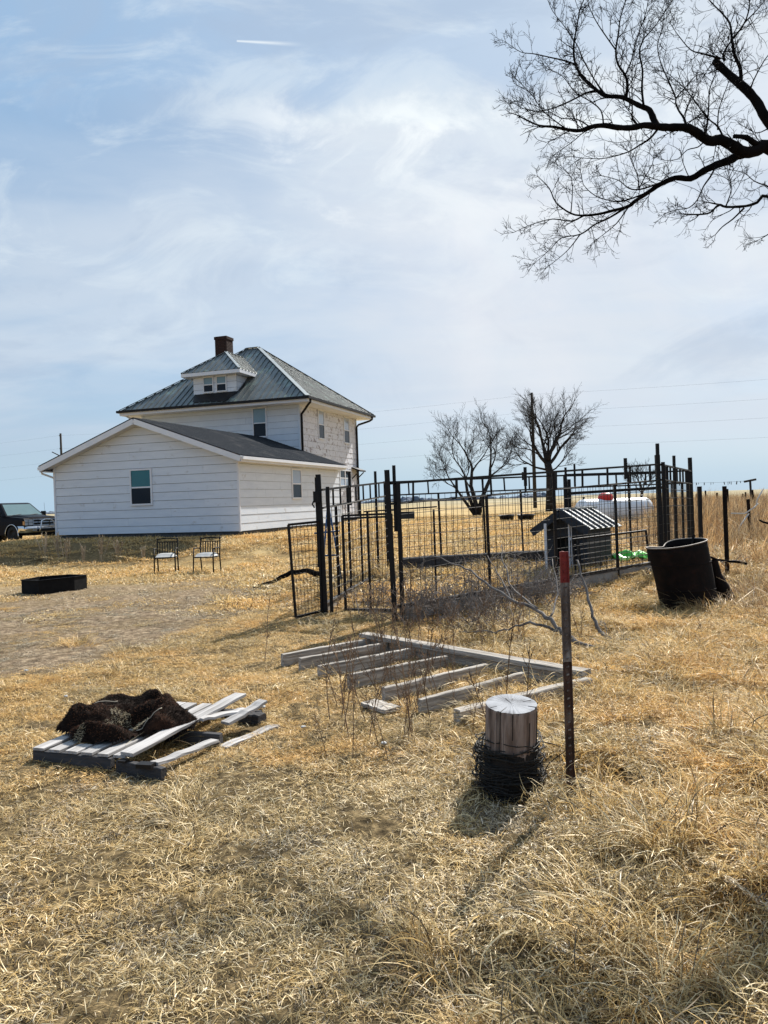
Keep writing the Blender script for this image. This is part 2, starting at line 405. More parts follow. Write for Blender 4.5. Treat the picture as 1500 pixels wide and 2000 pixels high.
class Plane:
    def __init__(s, O, e1, e2):
        s.O = Vector(O); s.a = Vector(e1).normalized(); s.b = Vector(e2).normalized(); s.n = s.a.cross(s.b)
    def at(s, u, v, off=0.): return s.O+s.a*u+s.b*v+s.n*off
    def slab(s, mb, poly, o0, o1, mi=0):        # o1 may be a function of v
        f = o1 if callable(o1) else (lambda v: o1)
        mb.prism([s.at(u, v, f(v)) for u, v in poly], [s.at(u, v, o0) for u, v in poly], mi)
def siding(P, poly, expo, parent, m, v0=None, name='siding_board', gap=.0115):
    vs = [p[1] for p in poly]; lo, hi = min(vs), max(vs); v = lo if v0 is None else v0
    wall = MB(); P.slab(wall, poly, -.12, -.004); wall.build('wall', M['wall_back'], parent)
    while v < hi-.02:
        a, b = max(v, lo), min(v+expo-gap, hi)
        q = clip(clip(poly, 1, a, 1), 1, b, -1)
        if len(q) >= 3:
            u0, u1 = min(p[0] for p in q), max(p[0] for p in q); row = int(round(v/expo)); cuts = [u0]
            if u1-u0 > 4.2:
                c = u0+[1.9, 3.1, 1.2, 2.5][row % 4]
                while c < u1-.6: cuts.append(c); c += 3.66
            cuts.append(u1)
            for a_, b_ in zip(cuts[:-1], cuts[1:]):
                k = clip(clip(q, 0, a_+(.0025 if a_ > u0 else 0), 1), 0, b_-(.0025 if b_ < u1 else 0), -1)
                if len(k) >= 3: mb = MB(); P.slab(mb, k, -.003, lambda t, a=a: .022-.014*(t-a)/expo); mb.build(name, m, parent)
        v += expo
def roof_panels(P, poly, wd, parent, m, rib=.3, name='roof_panel'):
    us = [p[0] for p in poly]; u = math.floor(min(us)/wd)*wd
    while u < max(us):
        q = clip(clip(poly, 0, u+.004, 1), 0, u+wd-.004, -1)
        if len(q) >= 3:
            mb = MB(); P.slab(mb, q, 0, .018)
            r = u
            while r < u+wd-.01:
                c = clip(clip(poly, 0, r, 1), 0, r+.035, -1)
                if len(c) >= 3:
                    mb2 = [(x, y) for x, y in c]; P.slab(mb, mb2, .0182, .05, 0)
                r += rib
            mb.build(name, m, parent)
        u += wd
def window(P, u0, v0, w, h, parent, top, low, fw=.06, split=.5, d0=.01, d1=.055):
    """double-hung window proud of the siding: frame > two panes"""
    mb = MB()
    R = lambda a, b, c, d, z0, z1: P.slab(mb, [(a, b), (c, b), (c, d), (a, d)], z0, z1)
    R(u0-fw, v0-fw, u0+w+fw, v0, d0, d1+.015); R(u0-fw, v0+h, u0+w+fw, v0+h+fw, d0, d1)
    R(u0-fw, v0, u0, v0+h, d0, d1); R(u0+w, v0, u0+w+fw, v0+h, d0, d1)
    vm = v0+h*split; R(u0, vm-.025, u0+w, vm+.025, d0, d1-.01)
    f = mb.build('window', M['trim'], parent)
    for (a, b, mm) in ((v0, vm-.025, low), (vm+.025, v0+h, top)):
        pm = MB(); P.slab(pm, [(u0, a), (u0+w, a), (u0+w, b), (u0, b)], d0, d0+.022); pm.build('pane', mm, f)
    return f
def catenary(p, q, sag, n=16):
    p = Vector(p); q = Vector(q)
    return [p.lerp(q, i/n)-Vector((0, 0, sag*4*(i/n)*(1-i/n))) for i in range(n+1)]

# ------------------------------------------------------------------ ground sheet
def build_ground():
    th = np.concatenate([np.linspace(-60, 60, 460), np.linspace(60, 300, 90)[1:-1]])*math.pi/180
    r = np.concatenate([[.25, .8, 1.3], np.geomspace(1.8, 20, 270), np.geomspace(20, 6000, 110)[1:]])
    T, R = np.meshgrid(th, r); X = R*np.sin(T); Y = R*np.cos(T)
    Z = gh(X, Y)
    Z = Z+np.where(R > 60, (fbm(X*.01, Y*.01, 8)-.47)*np.clip((R-60)/200, 0, 1)*1.0, 0)
    nr, nt_ = X.shape; V = np.stack([X, Y, Z], -1).reshape(-1, 3)
    V = np.vstack([V, [[0, 0, gz(0, 0)]]])
    i, j = np.meshgrid(np.arange(nr-1), np.arange(nt_), indexing='ij'); j2 = (j+1) % nt_
    F = np.stack([i*nt_+j, i*nt_+j2, (i+1)*nt_+j2, (i+1)*nt_+j], -1).reshape(-1, 4)
    me = bpy.data.meshes.new('ground'); nv = len(V); nf = len(F)
    me.vertices.add(nv); me.vertices.foreach_set('co', V.ravel())
    tri = np.stack([np.full(nt_, nv-1), (np.arange(nt_)+1) % nt_, np.arange(nt_)], -1)
    me.loops.add(nf*4+nt_*3); me.loops.foreach_set('vertex_index', np.concatenate([F.ravel(), tri.ravel()]))
    me.polygons.add(nf+nt_)
    ls = np.concatenate([np.arange(nf)*4, nf*4+np.arange(nt_)*3]); me.polygons.foreach_set('loop_start', ls)
    me.update(calc_edges=True); me.validate()
    me.polygons.foreach_set('use_smooth', [True]*len(me.polygons))
    o = bpy.data.objects.new('ground', me); C.objects.link(o); tag(o, 'dry straw coloured prairie yard rising gently to a flat horizon', kind='structure')
    # material: thatch and soil near, pale straw far, bare scraped patch at left
    m = bpy.data.materials.new('thatch and soil'); m.use_nodes = True; nt = m.node_tree; N = nt.nodes; L = nt.links
    b = N['Principled BSDF']; b.inputs['Roughness'].default_value = 1; b.inputs['Specular IOR Level'].default_value = .05
    ge = N.new('ShaderNodeNewGeometry')
    def noise(sc, det=6, st=(1, 1, 1), off=(0, 0, 0)):
        mp = N.new('ShaderNodeMapping'); mp.inputs[3].default_value = st; mp.inputs[1].default_value = off
        L.new(ge.outputs['Position'], mp.inputs[0])
        a = N.new('ShaderNodeTexNoise'); a.inputs['Scale'].default_value = sc; a.inputs['Detail'].default_value = det; a.inputs['Roughness'].default_value = .65
        L.new(mp.outputs[0], a.inputs['Vector']); return a.outputs[0]
    def ramp(f, st):
        c = N.new('ShaderNodeValToRGB'); L.new(f, c.inputs[0]); e = c.color_ramp.elements
        for i, (p, k) in enumerate(st):
            q = e[i] if i < 2 else e.new(p); q.position = p; q.color = (*k, 1)
        return c.outputs[0]
    def mix(f, a, b_):
        x = N.new('ShaderNodeMix'); x.data_type = 'RGBA'; L.new(f, x.inputs[0]); L.new(a, x.inputs[6]); L.new(b_, x.inputs[7]); return x.outputs[2]
    at = N.new('ShaderNodeAttribute'); at.attribute_name = 'bare'
    af = N.new('ShaderNodeAttribute'); af.attribute_name = 'far'
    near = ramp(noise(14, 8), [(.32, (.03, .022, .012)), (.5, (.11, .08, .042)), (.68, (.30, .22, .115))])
    bare = ramp(noise(9, 9, (1, 1, 1)), [(.33, (.06, .042, .027)), (.5, (.19, .14, .092)), (.68, (.42, .33, .22))])
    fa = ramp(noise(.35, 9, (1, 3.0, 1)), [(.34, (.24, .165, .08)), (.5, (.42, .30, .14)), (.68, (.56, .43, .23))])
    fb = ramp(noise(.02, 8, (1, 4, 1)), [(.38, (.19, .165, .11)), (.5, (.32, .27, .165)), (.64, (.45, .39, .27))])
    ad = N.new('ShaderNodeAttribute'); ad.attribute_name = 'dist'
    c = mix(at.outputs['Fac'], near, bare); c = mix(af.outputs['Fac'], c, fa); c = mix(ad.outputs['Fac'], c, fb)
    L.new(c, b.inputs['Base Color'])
    bn = N.new('ShaderNodeBump'); bn.inputs['Strength'].default_value = .8; bn.inputs['Distance'].default_value = .03
    L.new(noise(30, 6), bn.inputs['Height']); L.new(bn.outputs[0], b.inputs['Normal'])
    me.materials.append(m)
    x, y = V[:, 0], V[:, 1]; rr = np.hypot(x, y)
    for nm, val in (('bare', bare_mask(x, y)), ('far', S((rr-13)/14)*(1-.85*S((x+17)/2)*S((-4.6-x)/1.5)*S((y-21)/1.2)*S((29-y)/2))), ('dist', S((rr-60)/120))):  # bank before the house held to dark thatch, painting its shade deeper
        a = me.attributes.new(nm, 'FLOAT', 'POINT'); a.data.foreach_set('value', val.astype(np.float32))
    return o
def bare_mask(x, y):
    """scraped yard between the bin ring, the chairs and the near grass"""
    n = (fbm(x*.7, y*.7, 21)-.47)*2.0
    xb = -1.75-1.95*np.exp(-(np.maximum(y, 3)-7.3)/2)
    m = S((xb-x+n)/1.3)*S((18.5+n-y)/3.)*(.6+.5*S((fbm(x*1.7, y*1.7, 23)-.36)/.2)); m = np.clip(m, 0, 1)
    return m
ground = build_ground()

# ------------------------------------------------------------------ grass: blade patches instanced on points
def blade_patch(name, m, nbl, R, L0, L1, w0, w1, lean, curl, seed, clump=0., seg=4, tall=False, base_z=-.01):
    """nbl ribbons inside radius R; lean 0 = upright, 1 = flat; curl = how far the tip falls over"""
    g = np.random.default_rng(seed)
    if clump: k = g.integers(3, 6); cc = g.normal(0, R*.45, (k, 2)); ci = g.integers(0, k, nbl); root = cc[ci]+g.normal(0, clump, (nbl, 2))
    else:
        rr = R*np.sqrt(g.random(nbl)); aa = g.random(nbl)*6.283; root = np.stack([rr*np.cos(aa), rr*np.sin(aa)], -1)
    Ln = L0+(L1-L0)*g.random(nbl)**1.5; wd = w0+(w1-w0)*g.random(nbl)
    az = g.random(nbl)*6.283
    if clump:                                       # lean outwards from the clump
        outw = np.arctan2(root[:, 1], root[:, 0]); az = outw+g.normal(0, .9, nbl)
    th0 = np.clip(lean+g.normal(0, .25, nbl), 0.02, 1.15)*math.pi/2       # angle from vertical
    cu = curl*(.4+g.random(nbl)*1.2); side = g.normal(0, .5, nbl)*curl
    P = np.zeros((nbl, seg+1, 3)); P[:, 0, :2] = root; P[:, 0, 2] = base_z
    W = np.zeros((nbl, seg+1, 3)); th = th0.copy(); a = az.copy()
    for i in range(1, seg+1):
        d = np.stack([np.sin(th)*np.cos(a), np.sin(th)*np.sin(a), np.cos(th)], -1)
        P[:, i] = P[:, i-1]+d*(Ln/seg)[:, None]
        th = th+cu/seg; a = a+side/seg
    P[:, :, 2] = np.maximum(P[:, :, 2], -.02+.012*g.random((nbl, 1)))
    for i in range(seg+1):
        k = [.75, 1, .9, .65, .08][int(i*4/seg)] if seg >= 2 else 1
        tw = a*0+az+math.pi/2+g.normal(0, .35, nbl)*(i > 0)*0
        W[:, i, 0] = np.cos(tw); W[:, i, 1] = np.sin(tw); W[:, i] *= (wd*k/2)[:, None]
    W[:, :, 2] = g.normal(0, .5, nbl)[:, None]*np.linalg.norm(W[:, :, :2], axis=-1)
    V = np.stack([P-W, P+W], 2).reshape(-1, 3)
    base = (np.arange(nbl)*(seg+1)*2)[:, None, None]; s = (np.arange(seg)*2)[None, :, None]
    F = (base+s+np.array([0, 1, 3, 2])[None, None, :]).reshape(-1, 4)
    me = bpy.data.meshes.new(name); me.from_pydata([], [], [])
    me.vertices.add(len(V)); me.vertices.foreach_set('co', V.ravel())
    me.loops.add(F.size); me.loops.foreach_set('vertex_index', F.ravel()); me.polygons.add(len(F))
    me.polygons.foreach_set('loop_start', np.arange(len(F))*4); me.update(calc_edges=True)
    t = np.repeat(g.random(nbl), (seg+1)*2)
    a_ = me.attributes.new('tint', 'FLOAT', 'POINT'); a_.data.foreach_set('value', t.astype(np.float32))
    me.materials.append(m)
    return bpy.data.objects.new(name, me)
def scatter(name, label, protos, pts, yaw, tilt, scl, idx):
    col = bpy.data.collections.new(name+'_sources')
    for i, p in enumerate(protos): p.name = '%s_source_%02d' % (name, i); col.objects.link(p)
    me = bpy.data.meshes.new(name); me.vertices.add(len(pts)); me.vertices.foreach_set('co', np.asarray(pts, np.float32).ravel()); me.update()
    rot = np.stack([tilt[:, 0], tilt[:, 1], yaw], -1).astype(np.float32)
    a = me.attributes.new('rot', 'FLOAT_VECTOR', 'POINT'); a.data.foreach_set('vector', rot.ravel())
    a = me.attributes.new('scl', 'FLOAT_VECTOR', 'POINT'); a.data.foreach_set('vector', np.asarray(scl, np.float32).ravel())
    a = me.attributes.new('idx', 'INT', 'POINT'); a.data.foreach_set('value', idx.astype(np.int32))
    o = bpy.data.objects.new(name, me); C.objects.link(o); tag(o, label, kind='stuff')
    ng = bpy.data.node_groups.new(name, 'GeometryNodeTree')
    ng.interface.new_socket('Geometry', in_out='INPUT', socket_type='NodeSocketGeometry'); ng.interface.new_socket('Geometry', in_out='OUTPUT', socket_type='NodeSocketGeometry')
    N = ng.nodes; L = ng.links; gi = N.new('NodeGroupInput'); go = N.new('NodeGroupOutput')
    ins = N.new('GeometryNodeInstanceOnPoints'); ci = N.new('GeometryNodeCollectionInfo')
    ci.inputs['Collection'].default_value = col; ci.inputs['Separate Children'].default_value = True; ci.inputs['Reset Children'].default_value = True
    def na(nm, ty):
        x = N.new('GeometryNodeInputNamedAttribute'); x.data_type = ty; x.inputs['Name'].default_value = nm; return x.outputs['Attribute']
    er = N.new('FunctionNodeEulerToRotation'); L.new(na('rot', 'FLOAT_VECTOR'), er.inputs[0])
    L.new(gi.outputs[0], ins.inputs['Points']); L.new(ci.outputs[0], ins.inputs['Instance']); ins.inputs['Pick Instance'].default_value = True
    L.new(na('idx', 'INT'), ins.inputs['Instance Index']); L.new(er.outputs[0], ins.inputs['Rotation']); L.new(na('scl', 'FLOAT_VECTOR'), ins.inputs['Scale'])
    L.new(ins.outputs[0], go.inputs[0])
    md = o.modifiers.new('instances', 'NODES'); md.node_group = ng
    return o
def sample(n, y0, y1, power=1.0, half=.56, seed=1, pad=.5):
    """random ground points inside the wedge a viewer here (or a step aside) could see"""
    g = np.random.default_rng(seed); u = g.random(n)
    if power == 1: y = np.sqrt(y0**2+(y1**2-y0**2)*u)
    else: y = y0*(y1/y0)**u
    x = (g.random(n)*2-1)*(half*y+pad)
    return x, y, g
def slope(x, y, e=.08):
    return (gh(x, y+e)-gh(x, y-e))/(2*e), -(gh(x+e, y)-gh(x-e, y))/(2*e)

straw = [(0., (.030, .022, .014)), (.22, (.15, .10, .046)), (.42, (.50, .365, .155)), (.78, (.76, .60, .33)), (1., (.92, .84, .64))]
gold = [(0., (.06, .035, .014)), (.2, (.32, .20, .075)), (.55, (.72, .51, .20)), (1., (.88, .70, .38))]
greyb = [(0., (.03, .024, .018)), (.3, (.17, .135, .095)), (.7, (.50, .42, .29)), (1., (.78, .70, .55))]
wildc = [(0., (.06, .04, .025)), (.3, (.22, .14, .07)), (.6, (.46, .32, .16)), (1., (.68, .55, .35))]
GM = {'straw': blade_mat('dry straw blades', straw, warm=(1.05, .97, .80), cool=(.90, .89, .84)),
      'gold': blade_mat('golden dry blades', gold, warm=(1.12, 1., .85), cool=(.95, .93, .88)),
      'grey': blade_mat('grey brown thatch', greyb, warm=(1.05, .98, .9), cool=(.85, .88, .9)),
      'wild': blade_mat('rank dry grass', wildc, wscale=.5, warm=(1.15, .98, .8), cool=(.85, .85, .85))}
def golden(x, y):         # how golden the mown grass is
    n = (fbm(x*.5, y*.5, 31)-.47)*3
    return np.clip(S((y-4.2-n)/1.2)*(1-bare_mask(x, y)), 0, 1)
def build_grass():
    # short curly mat, three colourings, nine patch shapes
    pr = []
    for i in range(3): pr.append(blade_patch('p', GM['straw'], 800, .24, .025, .095, .0016, .0032, .70, 1.3, 100+i))
    for i in range(3): pr.append(blade_patch('p', GM['gold'], 800, .24, .025, .080, .0015, .0030, .70, 1.2, 110+i))
    for i in range(3): pr.append(blade_patch('p', GM['grey'], 620, .24, .02, .065, .0018, .0036, .85, 1.2, 120+i))
    x, y, g = sample(7600, 1.7, 13, 1, seed=3)
    w = right_wild(x, y); gd = golden(x, y); br = bare_mask(x, y); u = g.random(len(x))
    cl_ = fbm(x*1.6, y*1.6, 41); cg_ = fbm(x*2.3, y*2.3, 91, 3); keep = (u < (1-.22*br)*(1-.45*w*(1-S((cl_-.36)/.12)))*(1-.15*S((.40-cg_)/.09)))
    kind = np.where(g.random(len(x)) < gd*.8, 1, np.where(g.random(len(x)) < .28+br, 2, 0)); kind = np.where(g.random(len(x)) < br*.75, 2, kind); idx = kind*3+g.integers(0, 3, len(x))
    x, y, idx, w, br = x[keep], y[keep], idx[keep], w[keep], br[keep]; n = len(x)
    tx, ty = slope(x, y); sc = (.8+.5*g.random(n))*(1+.15*w)*(1-.35*br); zs = sc*(.45+.6*g.random(n)**2+.45*w)
    scatter('dry_short_grass', 'matted short dry grass covering the near yard', pr, np.stack([x, y, gh(x, y)-.008], -1), g.random(n)*6.283,
            np.stack([tx, ty], -1), np.stack([sc, sc, zs], -1), idx)
    # mid distance: same patches but coarser
    pr = []
    for i in range(2): pr.append(blade_patch('p', GM['straw'], 420, .55, .05, .14, .006, .011, .55, 1.5, 130+i))
    for i in range(2): pr.append(blade_patch('p', GM['gold'], 420, .55, .05, .13, .006, .011, .5, 1.5, 135+i))
    for i in range(2): pr.append(blade_patch('p', GM['grey'], 300, .55, .03, .09, .006, .010, .7, 1.5, 140+i))
    x, y, g = sample(6500, 11.5, 46, 1, seed=4, pad=1)
    gd = golden(x, y); br = bare_mask(x, y); keep = g.random(len(x)) < (1-.25*br)*(1-.55*S((y-26)/16))
    kind = np.where(g.random(len(x)) < gd*.75, 1, np.where(g.random(len(x)) < .3+br, 2, 0)); kind = np.where(g.random(len(x)) < br*.75, 2, kind); idx = kind*2+g.integers(0, 2, len(x))
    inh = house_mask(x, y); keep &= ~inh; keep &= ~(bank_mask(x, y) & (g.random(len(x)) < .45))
    x, y, idx, br = x[keep], y[keep], idx[keep], br[keep]; n = len(x); tx, ty = slope(x, y, .3)
    sc = (.8+.6*g.random(n))*(1-.3*br); zs = sc*(.6+.7*g.random(n))
    scatter('dry_yard_grass', 'dry grass covering the far part of the yard', pr, np.stack([x, y, gh(x, y)-.01], -1), g.random(n)*6.283,
            np.stack([tx, ty], -1), np.stack([sc, sc, zs], -1), idx)
    # long arching tussocks on the right and in the foreground hollows
    pr = []
    for i in range(4): pr.append(blade_patch('p', GM['straw'], 300, .20, .14, .42, .0020, .0042, .40, 2.0, 150+i, clump=.05, seg=6))
    for i in range(3): pr.append(blade_patch('p', GM['gold'], 320, .20, .13, .38, .0020, .0040, .42, 2.1, 160+i, clump=.06, seg=6))
    for i in range(2): pr.append(blade_patch('p', GM['straw'], 240, .20, .10, .28, .0020, .0040, .55, 1.9, 170+i, clump=.06, seg=6))
    x, y, g = sample(6500, 1.7, 17, 1, seed=5)
    w = right_wild(x, y); cl = fbm(x*1.6, y*1.6, 41)
    pk = (w*.85*S((cl-.38)/.12)+.07*S((cl-.48)/.1)*(1-bare_mask(x, y)))*(1-.35*S((y-6)/6))
    near_post = 1.3*np.exp(-((x-1.12)**2+(y-3.62)**2)/.12)
    keep = (g.random(len(x)) < pk+near_post) & (np.hypot(x-.64, y-4.1) > .36) & (np.hypot(x-.95, y-3.95) > .14) & (~timber_mask(x, y))
    x, y = x[keep], y[keep]; n = len(x); sc = .6+.6*g.random(n); idx = g.integers(0, 9, n); zs = sc*(.55+.5*g.random(n)+.30*np.exp(-((x-1.1)**2+(y-3.62)**2)/.15))
    scatter('long_dry_grass', 'long arching dry grass in tussocks on the right of the yard', pr, np.stack([x, y, gh(x, y)-.015], -1), g.random(n)*6.283,
            np.stack([x*0+g.normal(0, .15, n)-.12, g.normal(0, .15, n)], -1), np.stack([sc, sc, zs], -1), idx)
    # rank weeds beyond the pen on the right
    pr = []
    for i in range(5): pr.append(blade_patch('p', GM['wild'], 150, .3, .35, .95, .004, .009, .13, .55, 180+i, clump=.1, seg=4))
    x, y, g = sample(9000, 9.5, 60, 1, seed=6, pad=1)
    cl = fbm(x*.8, y*.8, 51)
    edge = 3.6+.30*(y-9.5)+1.2*(cl-.47)
    inf = np.where(y < 16, x-(.385*y+.2+1.5*(cl-.47)), x-(2.6+.18*y+3*(cl-.47)))
    keep = (inf > 0) & (g.random(len(x)) < .75*(1-.5*S((y-30)/25)))
    x, y = x[keep], y[keep]; n = len(x); sc = .75+.6*g.random(n); zs = sc*(.40+.7*fbm(x*.6, y*.6, 61)+.2*g.random(n)**2)*(1-.35*S((16-y)/5))*(.45+.55*S(inf[keep]/2.2))
    scatter('rank_weeds', 'tall dry weeds filling the field beyond the pen', pr, np.stack([x, y, gh(x, y)-.02], -1), g.random(n)*6.283,
            g.normal(0, .1, (n, 2)), np.stack([sc, sc, zs], -1), g.integers(0, 5, n))
def house_mask(x, y):
    t = -.3164; dx, dy = x+4.808, y-25.578; u = dx*math.cos(t)+dy*math.sin(t); v = -dx*math.sin(t)+dy*math.cos(t)
    return ((u > -7.6) & (u < .1) & (v > -.1) & (v < 9.4)) | ((u > -10.3) & (u < -1.7) & (v > 9.) & (v < 17))
def bank_mask(x, y):          # weedy bank under the gable wall, thinned to deepen the house's shade
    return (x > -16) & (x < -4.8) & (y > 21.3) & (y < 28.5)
def timber_mask(x, y):
    return (x > -2.3) & (x < -.9) & (y > 4.7) & (y < 6.0) & False
# ------------------------------------------------------------------ farmhouse
def build_house():
    t = thing('farmhouse', 'white two-storey farmhouse with grey metal hip roof and a low gabled wing in front', 'house', (-4.808, 25.578, .783), -.3164)
    L1, L2, k, W, D = 7.472, 9.248, 1.868, 8.311, 7.423
    H, He = 2.5, 5.55
    PI = 1.36; sl = PI/(L1/2)
    # --- wing walls
    P = Plane((-L1, 0, 0), (1, 0, 0), (0, 0, 1))
    siding(P, [(0, .0), (L1, .0), (L1, H), (L1/2, H+PI), (0, H)], .287, t, M['siding'], v0=-.03)
    P2 = Plane((0, 0, 0), (0, 1, 0), (0, 0, 1)); siding(P2, [(0.03, 0), (L2-.03, 0), (L2-.03, H), (.03, H)], .287, t, M['siding'], v0=-.03, gap=.007)
    P3 = Plane((-L1, L2, 0), (0, -1, 0), (0, 0, 1)); siding(P3, [(0.03, 0), (L2-.03, 0), (L2-.03, H), (.03, H)], .287, t, M['siding'], v0=-.03)
    mb = MB()
    for x, y in ((0, 0), (-L1, 0), (0, L2), (-L1, L2)): mb = MB(); mb.box((x, y, H/2-.02), (.07, .07, H-.02)); mb.build('corner_trim', M['trim'], t)
    pass
    fb = MB(); fb.box((-L1/2, L2/2, -.55), (L1-.12, L2-.12, 1.06)); fb.build('foundation', M['foundation'], t)
    # --- wing roof
    oh, og = .32, .42; y0, y1 = -og, L2-.02; ez = H-sl*oh
    for s, nm in ((1, 0), (-1, 1)):
        xe = oh if s > 0 else -L1-oh; xr = -L1/2
        A = Vector((xe, y0, ez+.10)); Bp = Vector((xr, y0, H+PI+.10)); e2 = (Bp-A); ln = e2.length
        Pp = Plane(A, (0, 1, 0), e2) if s > 0 else Plane(A+Vector((0, y1-y0, 0)), (0, -1, 0), e2)
        mb = MB(); Pp.slab(mb, [(0, 0), (y1-y0, 0), (y1-y0, ln), (0, ln)], 0, .035); mb.build('shingle_roof', M['shingle'], t)
        mb = MB(); a = Vector((xe, y0+.02, ez+.005)); b = Vector((xr, y0+.02, H+PI+.005))
        up = Vector((b-a)).cross(Vector((0, 1, 0))); up = up if up.z > 0 else -up
        mb.beam(a-Vector((0, 0, .0)), b, .035, .19, up=up); mb.build('rake_board', M['trim'], t)
        mb = MB(); mb.beam((xe, y0+.04, ez+.0), (xe, y1, ez+.0), .03, .19); mb.build('fascia', M['trim'], t)
        mb = MB(); mb.prism([(xe, y0+.04, ez-.07), (xr, y0+.04, H+PI-.075), (xr, -.03, H+PI-.075), (xe, -.03, ez-.07)],
                            [(xe, y0+.04, ez-.05), (xr, y0+.04, H+PI-.055), (xr, -.03, H+PI-.055), (xe, -.03, ez-.05)]); mb.build('soffit', M['soffit'], t)
        mb = MB(); x0_, x1_ = sorted((xe-.02*s, (0.03 if s > 0 else -L1-.03))); mb.box(((x0_+x1_)/2, (y0+y1)/2, ez-.085), (x1_-x0_, y1-y0-.1, .02)); mb.build('soffit', M['soffit'], t)
        g = MB(); g.box((xe+.055*s, (y0+y1)/2+.02, ez+.03), (.085, y1-y0-.05, .10)); g.build('gutter', M['trim'] if s > 0 else M['trim'], t)
    g = MB(); g.tube([(-L1-oh-.06, -.25, ez-.02), (-L1-oh-.04, -.22, ez-.14), (-L1-.10, .06, ez-.30), (-L1-.07, .08, ez-.5), (-L1-.07, .08, .1)], .038, 6); g.build('downspout', M['trim'], t, smooth=True)
    window(P, L1-4.18, 1.03, .78, 1.16, t, M['glass_teal'], M['glass_dark'], split=.49)
    window(P2, 4.17, 1.1, .78, 1.06, t, M['glass_sky'], M['glass_dark'])
    # --- main block
    X0, X1, Y0, Y1 = -k-W, -k, L2, L2+D
    F = Plane((X0, Y0, 0), (1, 0, 0), (0, 0, 1)); siding(F, [(0.03, 0), (W-.03, 0), (W-.03, He-.15), (.03, He-.15)], .29, t, M['siding_streak'], gap=.008)
    R = Plane((X1, Y0, 0), (0, 1, 0), (0, 0, 1)); siding(R, [(0.03, 0), (D-.03, 0), (D-.03, He-.15), (.03, He-.15)], .29, t, M['siding_peel'], gap=.006)
    Lf = Plane((X0, Y1, 0), (0, -1, 0), (0, 0, 1)); siding(Lf, [(0.03, 0), (D-.03, 0), (D-.03, He-.15), (.03, He-.15)], .29, t, M['siding_streak'])
    Bk = Plane((X1, Y1, 0), (-1, 0, 0), (0, 0, 1)); siding(Bk, [(0.03, 0), (W-.03, 0), (W-.03, He-.15), (.03, He-.15)], .29, t, M['siding_streak'])
    mb = MB()
    for x in (X0, X1):
        for y in (Y0, Y1): mb = MB(); mb.box((x, y, He/2-.08), (.09, .09, He-.16)); mb.build('corner_trim', M['siding_streak'], t)
    fb = MB(); fb.box(((X0+X1)/2, (Y0+Y1)/2, -.5), (W-.1, D-.1, 1.0)); fb.build('foundation', M['foundation'], t)
    ov = .78; ex0, ex1, ey0, ey1 = X0-ov, X1+ov, Y0-ov, Y1+ov; ez = He+.0
    rz_ = 8.93; yr = (Y0+Y1)/2; rx1 = (X0+X1)/2+.34; rx0 = rx1-.68
    c = [(ex0, ey0), (ex1, ey0), (ex1, ey1), (ex0, ey1)]
    def plane_poly(p0, p1, q1, q0):
        p0, p1, q1, q0 = map(Vector, (p0, p1, q1, q0)); e1 = (p1-p0).normalized(); mid = (q0+q1)/2-p0
        e2 = mid-e1*mid.dot(e1); Pp = Plane(p0, e1, e2)
        return Pp, [((v-p0).dot(Pp.a), (v-p0).dot(Pp.b)) for v in (p0, p1, q1, q0)]
    R0 = (rx0, yr, rz_); R1 = (rx1, yr, rz_)
    E = [(x, y, ez+.02) for x, y in c]
    sides = [(E[0], E[1], R1, R0), (E[1], E[2], R1, R1), (E[2], E[3], R0, R1), (E[3], E[0], R0, R0)]
    for s in sides:
        if s[2] == s[3]:
            Pp, poly = plane_poly(s[0], s[1], s[2], s[2]); poly = poly[:3]
        else: Pp, poly = plane_poly(*s)
        roof_panels(Pp, poly, .62, t, M['roof_metal'])
    up = Vector((0, 0, 1))
    for a, b in ((E[0], R0), (E[1], R1), (E[2], R1), (E[3], R0), (R0, R1)):
        mb = MB(); a = Vector(a)+up*.06; b = Vector(b)+up*.06; mb.beam(a, b, .20, .03); mb.build('ridge_cap', M['flash'] if a.x > -4 and a.y < 12 else M['roof_metal'], t)
    for i in range(4):
        a, b = Vector(E[i]), Vector(E[(i+1) % 4]); d = (b-a).normalized(); nrm = Vector((d.y, -d.x, 0))
        mb = MB(); mb.beam(a+nrm*.055-d*.10-up*.02, b+nrm*.055+d*.0-up*.02, .10, .11); mb.build('gutter', M['gutter'], t)
        mb = MB(); mb.beam(a-nrm*.02-up*.12+d*.02, b-nrm*.02-up*.12-d*.02, .03, .16); mb.build('fascia', M['trim'], t)
    for a, b in (((ex0+.04, ey0+.04), (ex1-.04, Y0-.03)), ((ex0+.04, Y1+.03), (ex1-.04, ey1-.04)), ((X1+.03, Y0-.03), (ex1-.04, Y1+.03)), ((ex0+.04, Y0-.03), (X0-.03, Y1+.03))):
        mb = MB(); mb.box(((a[0]+b[0])/2, (a[1]+b[1])/2, He-.17), (b[0]-a[0]-.002, b[1]-a[1]-.002, .02)); mb.build('soffit', M['trim'], t)
    # downspouts
    for (x, y, sx) in ((X1, Y0+.06, 1), (X1, Y1-.08, 1)):
        mb = MB(); gx = ex1+.03; gy = ey0+.25 if y < yr else ey1-.3
        mb.tube([(gx, gy, ez-.05), (gx-.02, gy, ez-.2), (gx-.14, gy*.9+y*.1, ez-.28), (x+.2, y, ez-.50), (x+.09, y, ez-.62), (x+.09, y, ez-.8), (x+.09, y, .2)], .055, 6)
        mb.build('downspout', M['gutter'], t, smooth=True)
    mb = MB(); mb.tube([(ex0+.2, ey0+.2, ez-.15), (ex0+.35, ey0+.3, ez-.28), (X0-.05, Y0-.05, ez-.42), (X0-.05, Y0-.05, 2.2)], .05, 6); mb.build('downspout', M['trim'], t)
